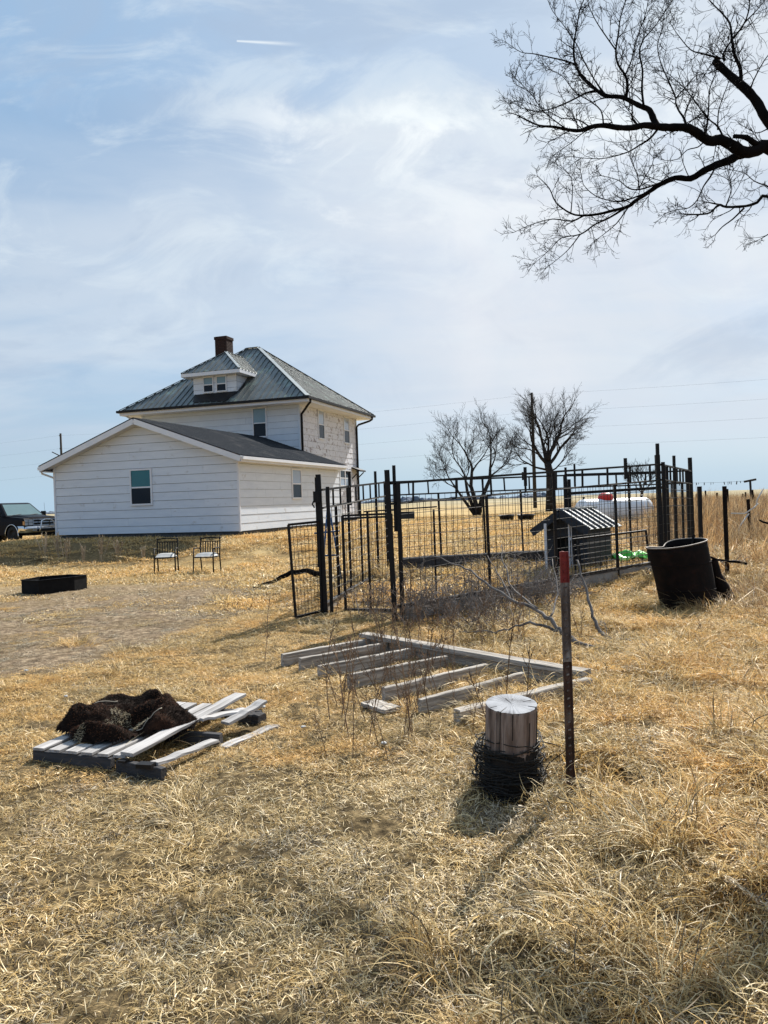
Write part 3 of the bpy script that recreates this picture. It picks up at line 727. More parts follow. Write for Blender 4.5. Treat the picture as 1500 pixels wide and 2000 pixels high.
    # upper windows
    window(F, -4.17-X0, 4.03, .62, 1.28, t, M['glass_curtain'], M['glass_dark'], split=.48)
    window(R, 2.15, 4.0, .66, 1.32, t, M['glass_sky'], M['glass_dark'])
    window(R, 5.56, 4.0, .72, 1.30, t, M['glass_sky'], M['glass_dark'], split=.5)
    window(R, 4.62, 1.75, .80, .74, t, M['glass_dark'], M['glass_sky'])
    window(R, 5.52, 1.75, .80, .74, t, M['glass_dark'], M['glass_sky'])
    # small porch hood on the far side of the right wall
    mb = MB(); mb.prism([(X1+.0, Y1-.9, 2.75), (X1+.0, Y1-.0, 2.75), (X1+.5, Y1-.0, 2.55), (X1+.5, Y1-.9, 2.55)], [(X1+.0, Y1-.9, 2.66), (X1, Y1, 2.66), (X1+.5, Y1, 2.47), (X1+.5, Y1-.9, 2.47)])
    mb.beam((X1, Y1-.85, 2.1), (X1+.4, Y1-.85, 2.46), .05, .05); mb.beam((X1, Y1-.05, 2.1), (X1+.4, Y1-.05, 2.46), .05, .05); mb.build('door_hood', M['gutter'], t)
    # --- dormer
    dx0, dx1, dy = -7.3, -5.0, L2+.02; dz0, dz1 = 6.12, 7.10
    def roofz(y): return ez+.02+(y-ey0)*(rz_-ez-.02)/(yr-ey0)
    Dp = Plane((dx0, dy, dz0), (1, 0, 0), (0, 0, 1)); h = dz1-dz0
    siding(Dp, [(0, 0), (dx1-dx0, 0), (dx1-dx0, h), (0, h)], .29, t, M['siding'])
    yb = dy+(dz1-roofz(dy))/((rz_-ez)/(yr-ey0))+.05
    Ds = Plane((dx1, dy, dz0), (0, 1, 0), (0, 0, 1)); siding(Ds, [(0.02, 0), (yb-dy, h), (0.02, h)], .29, t, M['siding'])
    Dl = Plane((dx0, yb, dz0), (0, -1, 0), (0, 0, 1)); siding(Dl, [(0, h), (yb-dy-.02, 0), (yb-dy-.02, h)], .29, t, M['siding'])
    window(Dp, .58, .17, .46, .66, t, M['glass_curtain'], M['glass_dark'], fw=.05)
    window(Dp, 1.28, .17, .46, .66, t, M['glass_curtain'], M['glass_dark'], fw=.05)
    a0, a1, ay = dx0-.40, dx1+.40, dy-.42; dzE = dz1+.06; ps = .74; hw = (a1-a0)/2; top = dzE+hw*ps; xm = (a0+a1)/2; yap = ay+hw
    yv0 = ey0+(dzE-ez-.02)/((rz_-ez)/(yr-ey0)); yv1 = ey0+(top-ez-.02)/((rz_-ez)/(yr-ey0))
    for poly in ([(a0, ay, dzE), (a1, ay, dzE), (xm, yap, top)], [(a1, ay, dzE), (a1, yv0+.05, dzE), (xm, yv1+.05, top), (xm, yap, top)],
                 [(a0, yv0+.05, dzE), (a0, ay, dzE), (xm, yap, top), (xm, yv1+.05, top)]):
        v = [Vector(q) for q in poly]; e1 = (v[1]-v[0]).normalized(); w_ = v[2]-v[0]; e2 = w_-e1*w_.dot(e1); Pp = Plane(v[0], e1, e2)
        roof_panels(Pp, [((q-v[0]).dot(Pp.a), (q-v[0]).dot(Pp.b)) for q in v], .62, t, M['roof_metal'], name='dormer_roof_panel')
    for a, b in (((a0, ay, dzE), (xm, yap, top)), ((a1, ay, dzE), (xm, yap, top)), ((xm, yap, top), (xm, yv1, top))):
        mb = MB(); mb.beam(Vector(a)+up*.05, Vector(b)+up*.05, .14, .025); mb.build('ridge_cap', M['flash'] if a[0] > xm-.01 else M['roof_metal'], t)
    mb = MB(); mb.beam((a0, ay+.01, dzE-.08), (a1, ay+.01, dzE-.08), .03, .16); mb.build('fascia', M['trim'], t)
    mb = MB(); mb.beam((a1-.01, ay, dzE-.08), (a1-.01, yv0+.1, dzE-.08), .03, .16); mb.build('fascia', M['trim'], t)
    mb = MB(); mb.beam((a0+.01, ay, dzE-.08), (a0+.01, yv0+.1, dzE-.08), .03, .16); mb.build('fascia', M['trim'], t)
    mb = MB(); mb.box((xm, (ay+dy)/2+.15, dzE-.15), (a1-a0-.06, dy-ay+.26, .02)); mb.box((a1-.2, (ay+yv0)/2, dzE-.16), (.34, yv0-ay-.1, .018)); mb.build('soffit', M['trim'], t)
    # dark tar patch on the roof below the dormer
    fs, ft = sides[0][0], None
    Pf, poly = plane_poly(*sides[0])
    mb = MB(); u0 = dx0-ex0+.1; u1 = dx1-ex0+.15; v0 = .04; vd = (Vector((0, dy, roofz(dy)))-Vector((0, ey0, ez+.02))).length
    Pf.slab(mb, [(u0+.2, .25), (u1-.35, .1), (u1+.1, vd+.35), (u1-.02, vd+.9), (u1-.08, vd), (u0, vd-.03)], .0515, .058); mb.build('tar_patch', M['gutter'], t)
    # chimney: courses of brick round a sooty core, with a corbelled cap
    cx, cy, cz0, cz1, cw = -7.25, 12.2, 7.2, 9.52, .66
    mb = MB(); mb.box((cx, cy, (cz0+cz1)/2-.01), (cw-.03, cw-.03, cz1-cz0-.02)); ch = mb.build('chimney', M['mortar'], t)
    bm = MB(); z = cz1-.07; row = 0
    while z > 7.9:
        cap = .03 if row < 2 else 0
        for side in range(4):
            n = 3; L_ = cw+2*cap; bl = L_/n
            for i in range(n+(row % 2)):
                a = -L_/2+(i-(.5 if row % 2 else 0))*bl; b = a+bl-.012; a = max(a, -L_/2); b = min(b, L_/2-.0)
                if b-a < .05: continue
                m_ = (a+b)/2; o = L_/2-.045
                p = {0: (m_, -o), 1: (o, m_), 2: (-m_, o), 3: (-o, -m_)}[side]
                bm.box((cx+p[0], cy+p[1], z), (b-a, .1, .062) if side % 2 == 0 else (.1, b-a, .062))
        z -= .075; row += 1
    o = bm.build('brick_courses', M['brick'], ch); o['kind'] = 'stuff'
    return t
build_house()

# ------------------------------------------------------------------ trees
def branch_pts(p, d, L, n, bend, r, up=.0):
    pts = [Vector(p)]; d = Vector(d).normalized()
    for i in range(n):
        d = (d+Vector((r.gauss(0, bend), r.gauss(0, bend), r.gauss(0, bend)+up))).normalized()
        pts.append(pts[-1]+d*(L/n))
    return pts
def perp(d, r):
    a = Vector((r.gauss(0, 1), r.gauss(0, 1), r.gauss(0, 1))); a -= d*a.dot(d)
    return a.normalized()
def grow(mb, p, d, L, r0, lvl, r, cfg):
    n = 6 if lvl < 2 else (4 if lvl < 4 else 3)
    pts = branch_pts(p, d, L, n, cfg['bend'], r, cfg['up'])
    r1 = max(cfg['rmin'], r0*.5)
    mb[min(lvl, len(mb)-1)].tube(pts, [r0+(r1-r0)*i/n for i in range(n+1)], 6 if lvl < 2 else 3 if lvl > 3 else 4, cap=lvl < 2)
    if lvl >= cfg['levels']: return
    k = cfg['kids'][lvl]
    for i in range(k):
        t = .3+.7*(i+r.random())/k if lvl else .45+.55*(i+r.random()*.6)/k
        j = min(int(t*n), n-1); f = t*n-j; q = pts[j].lerp(pts[j+1], f); dd = (pts[j+1]-pts[j]).normalized()
        nd = (dd*math.cos(cfg['ang'])+perp(dd, r)*math.sin(cfg['ang'])*r.uniform(.7, 1.3)).normalized()
        grow(mb, q, nd, L*cfg['ratio']*r.uniform(.75, 1.15)*(1-.25*t*(lvl > 0)), max(cfg['rmin'], r0*(.5-.15*t)), lvl+1, r, cfg)
    dd = (pts[-1]-pts[-2]).normalized()
    grow(mb, pts[-1], (dd+perp(dd, r)*.2).normalized(), L*cfg['ratio']*.95, r1, lvl+1, r, cfg)
def far_tree(name, label, loc, stems, cfg, seed, group=None):
    t = thing(name, label, 'tree', loc, group=group); r = random.Random(seed)
    trunk = MB(); crown = MB()
    for s in stems:
        pts = [Vector(q) for q in s['pts']]; n = len(pts); trunk.tube(pts, [s['r0']+(s['r1']-s['r0'])*i/(n-1) for i in range(n)], 8)
        for (at_, d, L, rr) in s['limbs']:
            k = min(int(at_*(n-1)), n-2); q = pts[k].lerp(pts[k+1], at_*(n-1)-k)
            grow([crown], q, Vector(d).normalized(), L, rr, 0, r, cfg)
    trunk.build('trunk', M['bark_far'], t, smooth=True); crown.build('crown', M['bark_far'], t, smooth=True, fix=False)
    return t
cfgA = dict(bend=.11, up=.045, rmin=.0045, levels=5, kids=[3, 3, 3, 2, 2], ang=.56, ratio=.70)
far_tree('bare_tree', 'leafless many-stemmed tree at left of the pair beyond the pen', (5.06, 42, .72), [
    dict(pts=[(0, 0, 0), (.0, 0, .5), (-.25, .1, 1.6), (-.15, .1, 2.6)], r0=.16, r1=.07, limbs=[(1, (-.15, .1, 1), 1.5, .06), (.9, (.35, -.3, 1), 1.5, .05), (.6, (-.6, .3, .8), 1.3, .045)]),
    dict(pts=[(.1, 0, 0), (.3, -.1, .9), (.75, -.2, 1.9), (.8, -.2, 2.6)], r0=.15, r1=.07, limbs=[(1, (.1, .1, 1), 1.5, .06), (.75, (.9, -.2, .75), 1.3, .05), (.95, (.7, .3, .9), 1.2, .045)]),
    dict(pts=[(-.1, 0, 0), (-.7, .1, .9), (-1.2, .2, 1.7)], r0=.10, r1=.05, limbs=[(1, (-.55, .2, .85), 1.25, .045), (.85, (-.9, -.1, .5), 1.0, .035)]),
    dict(pts=[(-.05, .1, 0), (-.45, .2, 1.3), (-.55, .3, 2.2)], r0=.11, r1=.06, limbs=[(1, (-.35, .1, .95), 1.4, .05), (.8, (.2, .5, 1), 1.2, .04)])], cfgA, 5,)
cfgB = dict(bend=.11, up=.03, rmin=.005, levels=5, kids=[3, 3, 3, 3, 2], ang=.60, ratio=.70)
far_tree('bare_tree', 'larger leafless round-crowned tree behind the tall utility pole', (9.75, 45, .72), [
    dict(pts=[(0, 0, 0), (.05, 0, 1.2), (.05, 0, 2.2), (-.1, 0, 2.9)], r0=.30, r1=.2, limbs=[
        (.98, (-.25, .1, 1), 1.9, .13), (1, (.35, -.1, 1), 1.9, .13), (.9, (.8, .2, .8), 1.7, .11), (.9, (-.75, -.2, .8), 1.8, .11),
        (.75, (-.95, .2, .45), 1.6, .08), (.8, (.3, .8, .8), 1.6, .09), (.72, (.95, -.1, .4), 1.25, .06), (1, (.05, .1, 1), 1.8, .10)])], cfgB, 9)
cfgC = dict(bend=.12, up=.04, rmin=.006, levels=4, kids=[3, 3, 3, 2], ang=.55, ratio=.68)
far_tree('bare_tree', 'smallest leafless tree, far off behind the right half of the pen', (19.15, 57, .74), [
    dict(pts=[(0, 0, 0), (.0, 0, .6), (.05, 0, 1.0)], r0=.14, r1=.1, limbs=[(1, (-.4, .1, 1), 1.1, .06), (1, (.5, 0, 1), 1.1, .06), (.9, (-1, .1, .7), 1.0, .05), (.9, (.9, .3, .6), 1.0, .05), (1, (.1, .2, 1), 1.1, .06)])], cfgC, 4)
LIMBS={
'A':([(3.23,6.3,4.39),(3.12,6.27,4.35),(3.0,6.23,4.32),(2.88,6.2,4.37),(2.78,6.17,4.4),(2.68,6.14,4.38),(2.55,6.1,4.44),(2.46,6.07,4.46),(2.32,6.04,4.45),(2.22,6.0,4.44),(2.11,5.97,4.44),(2.0,5.94,4.41),(1.89,5.91,4.4),(1.77,5.87,4.4),(1.66,5.84,4.38),(1.57,5.81,4.34),(1.47,5.77,4.33),(1.36,5.74,4.34),(1.24,5.71,4.34),(1.14,5.68,4.37),(1.06,5.64,4.39)],0.063,0.00328696),
'A2':([(2.22,6.0,4.44),(2.21,6.04,4.51),(2.19,6.08,4.61),(2.14,6.12,4.66),(2.08,6.16,4.72),(2.01,6.2,4.78),(1.9,6.25,4.82),(1.84,6.29,4.89),(1.79,6.33,4.97),(1.75,6.37,5.04),(1.72,6.41,5.14),(1.71,6.45,5.24),(1.72,6.49,5.38),(1.76,6.53,5.54),(1.8,6.57,5.71),(1.85,6.62,5.83),(1.9,6.66,5.95)],0.0273913,0.00328696),
'A2b':([(1.86,6.35,4.92),(1.75,6.3,4.87),(1.62,6.25,4.79),(1.48,6.19,4.71),(1.34,6.14,4.66),(1.21,6.08,4.65),(1.12,6.03,4.67)],0.00986087,0.0021913),
'A2c':([(1.74,6.46,5.19),(1.65,6.53,5.27),(1.55,6.6,5.34),(1.42,6.66,5.41),(1.32,6.73,5.47),(1.21,6.79,5.59)],0.00876522,0.0021913),
'A2d':([(1.95,6.41,4.91),(1.89,6.49,5.07),(1.82,6.57,5.29),(1.8,6.66,5.46),(1.72,6.74,5.67),(1.63,6.82,5.87),(1.6,6.9,6.05)],0.00766957,0.0021913),
'A3':([(2.08,6.3,4.82),(2.08,6.25,4.89),(2.05,6.2,4.95),(1.98,6.16,5.02),(1.95,6.11,5.1),(1.96,6.06,5.21),(1.96,6.01,5.29),(1.99,5.96,5.4),(1.99,5.92,5.45)],0.0142435,0.00273913),
'A3c':([(1.96,6.14,5.12),(1.87,6.08,5.19),(1.78,6.03,5.28),(1.71,5.97,5.36),(1.68,5.92,5.42)],0.00657391,0.0021913),
'A3d':([(2.04,6.19,4.94),(2.11,6.23,5.08),(2.15,6.28,5.2),(2.21,6.32,5.36),(2.28,6.37,5.52),(2.33,6.41,5.68)],0.00766957,0.0021913),
'A3b':([(2.13,6.03,4.61),(2.13,6.06,4.77),(2.15,6.09,4.93),(2.14,6.12,5.09),(2.19,6.15,5.21),(2.28,6.18,5.31),(2.42,6.21,5.5),(2.49,6.25,5.61)],0.0109565,0.0021913),
'A4':([(2.09,6.03,4.47),(2.01,5.94,4.47),(1.98,5.85,4.55),(1.95,5.76,4.62),(1.93,5.68,4.73),(1.92,5.59,4.79)],0.00766957,0.0021913),
'A5':([(2.52,6.19,4.52),(2.53,6.25,4.62),(2.51,6.32,4.73),(2.52,6.38,4.84),(2.62,6.45,4.96),(2.75,6.51,5.1),(2.87,6.57,5.14)],0.0120522,0.0021913),
'A5b':([(2.49,6.3,4.8),(2.45,6.35,4.98),(2.42,6.41,5.14),(2.41,6.46,5.33),(2.48,6.52,5.51),(2.52,6.57,5.68)],0.00766957,0.0021913),
'A6':([(2.7,6.25,4.47),(2.69,6.16,4.63),(2.67,6.08,4.76),(2.69,6.0,4.86),(2.64,5.92,4.93)],0.00821739,0.0021913),
'A7':([(2.85,6.25,4.43),(2.76,6.15,4.49),(2.63,6.05,4.52),(2.49,5.95,4.61),(2.37,5.85,4.66),(2.22,5.75,4.71)],0.00986087,0.0021913),
'A7b':([(2.8,6.25,4.52),(2.83,6.31,4.63),(2.88,6.38,4.77),(3.0,6.45,5.03),(3.05,6.52,5.19)],0.00766957,0.0021913),
'A8':([(2.23,6.03,4.43),(2.19,6.09,4.39),(2.13,6.15,4.37),(2.06,6.22,4.35),(1.94,6.28,4.34),(1.83,6.35,4.36),(1.65,6.41,4.41)],0.00986087,0.0021913),
'A9':([(2.68,6.25,4.42),(2.66,6.31,4.41),(2.6,6.38,4.42),(2.55,6.45,4.38),(2.47,6.52,4.4)],0.00657391,0.0021913),
'A10':([(1.46,5.75,4.32),(1.37,5.71,4.36),(1.26,5.67,4.43),(1.18,5.63,4.52),(1.08,5.59,4.6)],0.00547826,0.0021913),
'A11':([(1.65,5.81,4.36),(1.56,5.86,4.45),(1.46,5.92,4.49),(1.36,5.97,4.58),(1.23,6.03,4.67)],0.00547826,0.0021913),
'A12':([(1.68,5.81,4.36),(1.61,5.86,4.35),(1.54,5.92,4.31),(1.44,5.97,4.26)],0.00547826,0.0021913),
'A13':([(1.76,5.86,4.39),(1.75,5.88,4.52),(1.66,5.91,4.62),(1.57,5.93,4.69),(1.48,5.95,4.83),(1.37,5.97,4.9)],0.00657391,0.0021913),
'B':([(3.03,6.3,4.34),(3.01,6.35,4.35),(2.95,6.4,4.33),(2.87,6.45,4.32),(2.78,6.49,4.29),(2.69,6.54,4.25),(2.58,6.59,4.28),(2.47,6.64,4.25),(2.39,6.69,4.21),(2.28,6.74,4.15),(2.23,6.78,4.12),(2.12,6.83,4.11),(2.0,6.88,4.1),(1.88,6.93,4.11),(1.78,6.98,4.15),(1.66,7.03,4.27),(1.61,7.07,4.42),(1.52,7.12,4.55)],0.041087,0.00273913),
'B2':([(2.25,6.85,4.15),(2.1,6.89,4.07),(1.98,6.94,4.03),(1.86,6.98,3.96),(1.7,7.03,3.95),(1.61,7.08,3.87),(1.46,7.12,3.75)],0.0120522,0.0021913),
'B3':([(1.89,6.96,4.12),(1.76,6.92,4.06),(1.59,6.88,4.07),(1.39,6.83,4.01),(1.22,6.79,3.93)],0.00876522,0.0021913),
'B4':([(2.52,6.68,4.29),(2.4,6.6,4.23),(2.24,6.51,4.16),(2.12,6.42,4.14),(2.01,6.33,4.17),(1.85,6.25,4.18)],0.0109565,0.0021913),
'B5':([(2.26,6.57,4.19),(2.27,6.63,4.33),(2.24,6.68,4.47),(2.23,6.74,4.59)],0.00712174,0.0021913),
'B5b':([(2.26,6.57,4.19),(2.35,6.68,4.33),(2.46,6.79,4.49),(2.52,6.9,4.65)],0.00657391,0.0021913),
'B6':([(2.41,6.74,4.23),(2.21,6.83,4.19),(2.11,6.91,4.23),(2.01,7.0,4.31),(1.93,7.09,4.45),(1.93,7.18,4.62)],0.00876522,0.0021913),
'B7':([(2.25,6.85,4.13),(2.12,6.76,3.97),(1.98,6.67,3.85),(1.87,6.57,3.76)],0.00657391,0.0021913),
'B8':([(1.88,7.07,3.99),(1.8,7.1,3.89),(1.72,7.14,3.82),(1.59,7.18,3.73)],0.00657391,0.0021913),
'B9':([(2.85,6.41,4.3),(2.78,6.36,4.19),(2.7,6.32,4.09),(2.63,6.27,3.97),(2.54,6.23,3.89),(2.42,6.18,3.86),(2.32,6.14,3.82)],0.00876522,0.00273913),
'B10':([(1.8,7.07,4.18),(1.81,7.03,4.35),(1.79,6.99,4.48),(1.7,6.96,4.57)],0.00602609,0.0021913),
'C':([(3.05,5.97,3.86),(2.94,5.92,3.8),(2.83,5.88,3.76),(2.66,5.83,3.74),(2.58,5.78,3.74),(2.5,5.74,3.67),(2.39,5.69,3.64),(2.25,5.64,3.63)],0.0175304,0.00438261),
'C2':([(2.81,5.86,3.74),(2.75,5.92,3.68),(2.69,5.97,3.64),(2.66,6.03,3.6)],0.00766957,0.00328696),
'C3':([(2.65,5.81,3.74),(2.73,5.89,3.9),(2.74,5.97,4.08)],0.00602609,0.0021913),
'C4':([(2.61,5.81,3.75),(2.54,5.86,3.79)],0.00821739,0.00438261),
'C5':([(3.11,5.97,3.9),(3.09,6.05,3.97),(3.03,6.14,4.05),(2.99,6.22,4.15),(2.89,6.3,4.22)],0.00766957,0.0021913),
'D':([(3.4,6.63,4.76),(3.35,6.67,4.91),(3.29,6.7,5.03),(3.23,6.74,5.13),(3.15,6.77,5.23),(3.09,6.81,5.33),(3.06,6.85,5.4)],0.0465652,0.0301304),
'D2':([(3.23,6.74,5.14),(3.25,6.78,5.29),(3.22,6.82,5.44),(3.22,6.86,5.6),(3.22,6.89,5.75),(3.17,6.93,5.87),(3.09,6.97,6.0),(3.05,7.01,6.11)],0.0186261,0.00328696),
'D3':([(3.22,6.85,5.59),(3.27,6.74,5.65),(3.27,6.63,5.73),(3.2,6.52,5.78)],0.0109565,0.00273913),
'D4':([(3.12,6.79,5.37),(3.11,6.79,5.43),(3.18,6.79,5.54)],0.0131478,0.00657391),
'D4b':([(3.08,6.79,5.39),(2.9,6.71,5.39),(2.76,6.63,5.38),(2.63,6.55,5.45),(2.54,6.46,5.48)],0.00986087,0.0021913),
'D5':([(3.33,6.85,5.73),(3.5,6.98,5.91),(3.69,7.12,6.13)],0.00876522,0.00273913),
'D6':([(3.25,6.63,4.99),(3.25,6.56,5.06),(3.31,6.48,5.19),(3.37,6.41,5.26)],0.00876522,0.00273913),
'E':([(3.23,6.3,4.39),(3.11,6.25,4.39),(3.0,6.19,4.42),(2.88,6.14,4.41)],0.0328696,0.0164348),
'F':([(3.07,5.86,3.59),(3.01,5.92,3.55),(2.97,5.97,3.53)],0.00657391,0.0021913),
'H':([(3.4,6.63,4.69),(3.33,6.68,4.68),(3.26,6.74,4.76)],0.00657391,0.0021913)}
def overhead_tree():
    r = random.Random(21)
    t = thing('overhanging_tree', 'big leafless tree whose dark boughs reach in over the top right corner', 'tree', (4.1, 6.55, gz(4.1, 6.55)))
    o = Vector((4.1, 6.55, gz(4.1, 6.55)))
    def J(pts, k=1):                              # smooth a traced bough and let it wobble
        P = [Vector(p) for p in pts]; out = []
        for i in range(len(P)-1):
            p0 = P[max(i-1, 0)]; p1 = P[i]; p2 = P[i+1]; p3 = P[min(i+2, len(P)-1)]
            for s in range(3):
                u = s/3; out.append(.5*((2*p1)+(p2-p0)*u+(2*p0-5*p1+4*p2-p3)*u*u+(3*p1-p0-3*p2+p3)*u**3))
        out.append(P[-1]); return [q-o for q in out]
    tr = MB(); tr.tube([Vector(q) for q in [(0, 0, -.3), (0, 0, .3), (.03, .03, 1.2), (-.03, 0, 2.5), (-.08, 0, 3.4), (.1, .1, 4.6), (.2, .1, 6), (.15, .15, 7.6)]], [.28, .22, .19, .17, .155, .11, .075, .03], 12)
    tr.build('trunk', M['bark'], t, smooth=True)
    limbs = dict(LIMBS)
    # boughs reach back to the trunk outside the view
    ext = {'A': [(4.02, 6.55, 3.9), (3.6, 6.45, 4.28)], 'D': [(4.05, 6.6, 3.9), (3.75, 6.62, 4.3)], 'C': [(4.03, 6.5, 3.3), (3.5, 6.25, 3.72)]}
    twigs = MB()
    def twig(p, d, L, rad, lvl):
        n = 4 if lvl == 0 else 3
        pts = branch_pts(p, d, L, n, .13, r, .03); twigs.tube(pts, [rad+(max(.0010, rad*.4)-rad)*i/n for i in range(n+1)], 3, cap=False)
        if lvl < 2:
            for i in range(r.choice((3, 4, 5)) if lvl == 0 else r.choice((1, 2, 3))):
                f = r.uniform(.25, .98)*n; j = min(int(f), n-1); q = pts[j].lerp(pts[j+1], f-j); dd = (pts[j+1]-pts[j]).normalized()
                twig(q, (dd*.75+perp(dd, r)*.75+Vector((0, 0, .1))).normalized(), L*r.uniform(.35, .65), max(.0015, rad*.62), lvl+1)
    for k, (pts, r0, r1) in limbs.items():
        full = ext.get(k, [])+list(pts); P = J(full); n = len(P)
        rad = [r0+(r1-r0)*(i/(n-1))**.75 for i in range(n)]
        if k in ext: rad = [max(a, r0) if i < 6 else a for i, a in enumerate(rad)]
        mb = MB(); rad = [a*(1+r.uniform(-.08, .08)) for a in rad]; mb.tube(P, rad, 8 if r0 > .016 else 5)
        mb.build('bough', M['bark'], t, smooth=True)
        if k in ('E',): continue
        dens = {'A': 8, 'B': 8, 'C': 4, 'C2': 3, 'B9': 4, 'D': 4, 'A9': 5}.get(k, 14)
        for i in range(n-1):
            seg = P[i+1]-P[i]; L = seg.length; d = seg.normalized(); t_ = i/(n-1)
            if rad[i] > .033 and k != 'A': continue
            m = L*dens*1.95*(.35+.9*t_); m = int(m)+(r.random() < m % 1)
            for _ in range(m):
                q = P[i]+seg*r.random(); pd = perp(d, r); pd.y *= .8
                dd = (d*r.uniform(.3, 1.0)+pd*.9+Vector((-.05, 0, .22))).normalized()
                twig(q, dd, r.uniform(.10, .33)*(1.0-.45*t_), min(.005, max(.0026, rad[i]*.5)), 0)
        for _ in range(3): twig(P[-1], ((P[-1]-P[-2]).normalized()+perp((P[-1]-P[-2]).normalized(), r)*.4).normalized(), .12, .0024, 0)
    # twigs peeping in at the right edge, lower down
    o2 = twigs.build('twigs', M['bark'], t, fix=False); o2['kind'] = 'stuff'
    print('twig tris', len(twigs.f)*2)
overhead_tree()
# far woods on the skyline
def treeline():
    r = random.Random(3); mb = MB()
    for i in range(620):
        x = r.uniform(-560, 190); y = 900+r.uniform(-20, 60)-.1*x
        dens = .5+.5*math.sin(x*.021+1.1)*math.sin(x*.057)
        if r.random() > .45+.6*dens: continue
        h = r.uniform(2.5, 6.5)*(.6+.6*dens); w = r.uniform(3, 9); z0 = gz(x, y)-1
        n = 7; pts = []
        for k in range(n): a = 6.283*k/n; rr = r.uniform(.7, 1.1); pts.append((x+math.cos(a)*w*rr, y+math.sin(a)*w*rr))
        vs = [(a, b, z0) for a, b in pts]+[(x+(a-x)*.9, y+(b-y)*.9, z0+h*r.uniform(.5, .8)) for a, b in pts]+[(x+(a-x)*.4, y+(b-y)*.4, z0+h*r.uniform(.85, 1.05)) for a, b in pts]
        fs = [(k, (k+1) % n, n+(k+1) % n, n+k) for k in range(n)]+[(n+k, n+(k+1) % n, 2*n+(k+1) % n, 2*n+k) for k in range(n)]+[tuple(2*n+k for k in range(n))]
        mb.add(vs, fs)
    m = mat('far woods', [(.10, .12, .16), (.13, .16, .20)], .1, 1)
    tag(mb.build('distant_treeline', m), 'low dark line of distant woods on the skyline', kind='stuff')
treeline()
# ------------------------------------------------------------------ poles and overhead lines
def poles():
    A = Vector((13.1, 66.5, 0)); B = Vector((-36.9, 88.5, 0))
    zs = (10.45, 8.95, 7.5, 6.0)
    for (p, lab, arm) in ((A, 'tall bare utility pole standing in front of the round-crowned tree', 0), (B, 'utility pole with a short crossarm showing above the wing roof at left', 1)):
        g = gz(p.x, p.y); t = thing('utility_pole', lab, 'utility pole', (p.x, p.y, g))
        mb = MB(); mb.tube([(0, 0, -.5), (0, 0, 5), (0, 0, 10.6-g+.1*arm)], [.17, .145, .11], 10); mb.build('pole', M['pole'], t, smooth=True)
        mb = MB()
        for z in zs: mb.lathe([(.0, -.06), (.05, -.06), (.06, 0), (.03, .07), (0, .07)], 8, c=(-.15, 0, z-g))
        mb.build('insulator', M['flash'], t)
        if arm: mb = MB(); mb.beam((-1.1, .1, 8.6-g), (.1, -.1, 8.0-g), .08, .1); mb.build('crossarm', M['pole'], t)
    u = (A-B).normalized(); R = A+u*48; L_ = B-u*45
    for i, z in enumerate(zs):
        mb = MB(); pts = []
        for a, b in ((R, A), (A, B), (B, L_)):
            q = catenary(a+Vector((-.15, 0, z)), b+Vector((-.15, 0, z)), .45, 14); pts += q if not pts else q[1:]
        mb.tube(pts, .0045, 3, cap=False)
        tag(mb.build('overhead_line', M['pole'], fix=False), ['topmost of the four thin overhead lines crossing the sky', 'second overhead line from the top of the sky', 'third overhead line from the top, second from the bottom', 'lowest of the four thin overhead lines'][i], 'overhead line', 'overhead lines between the utility poles')
poles()
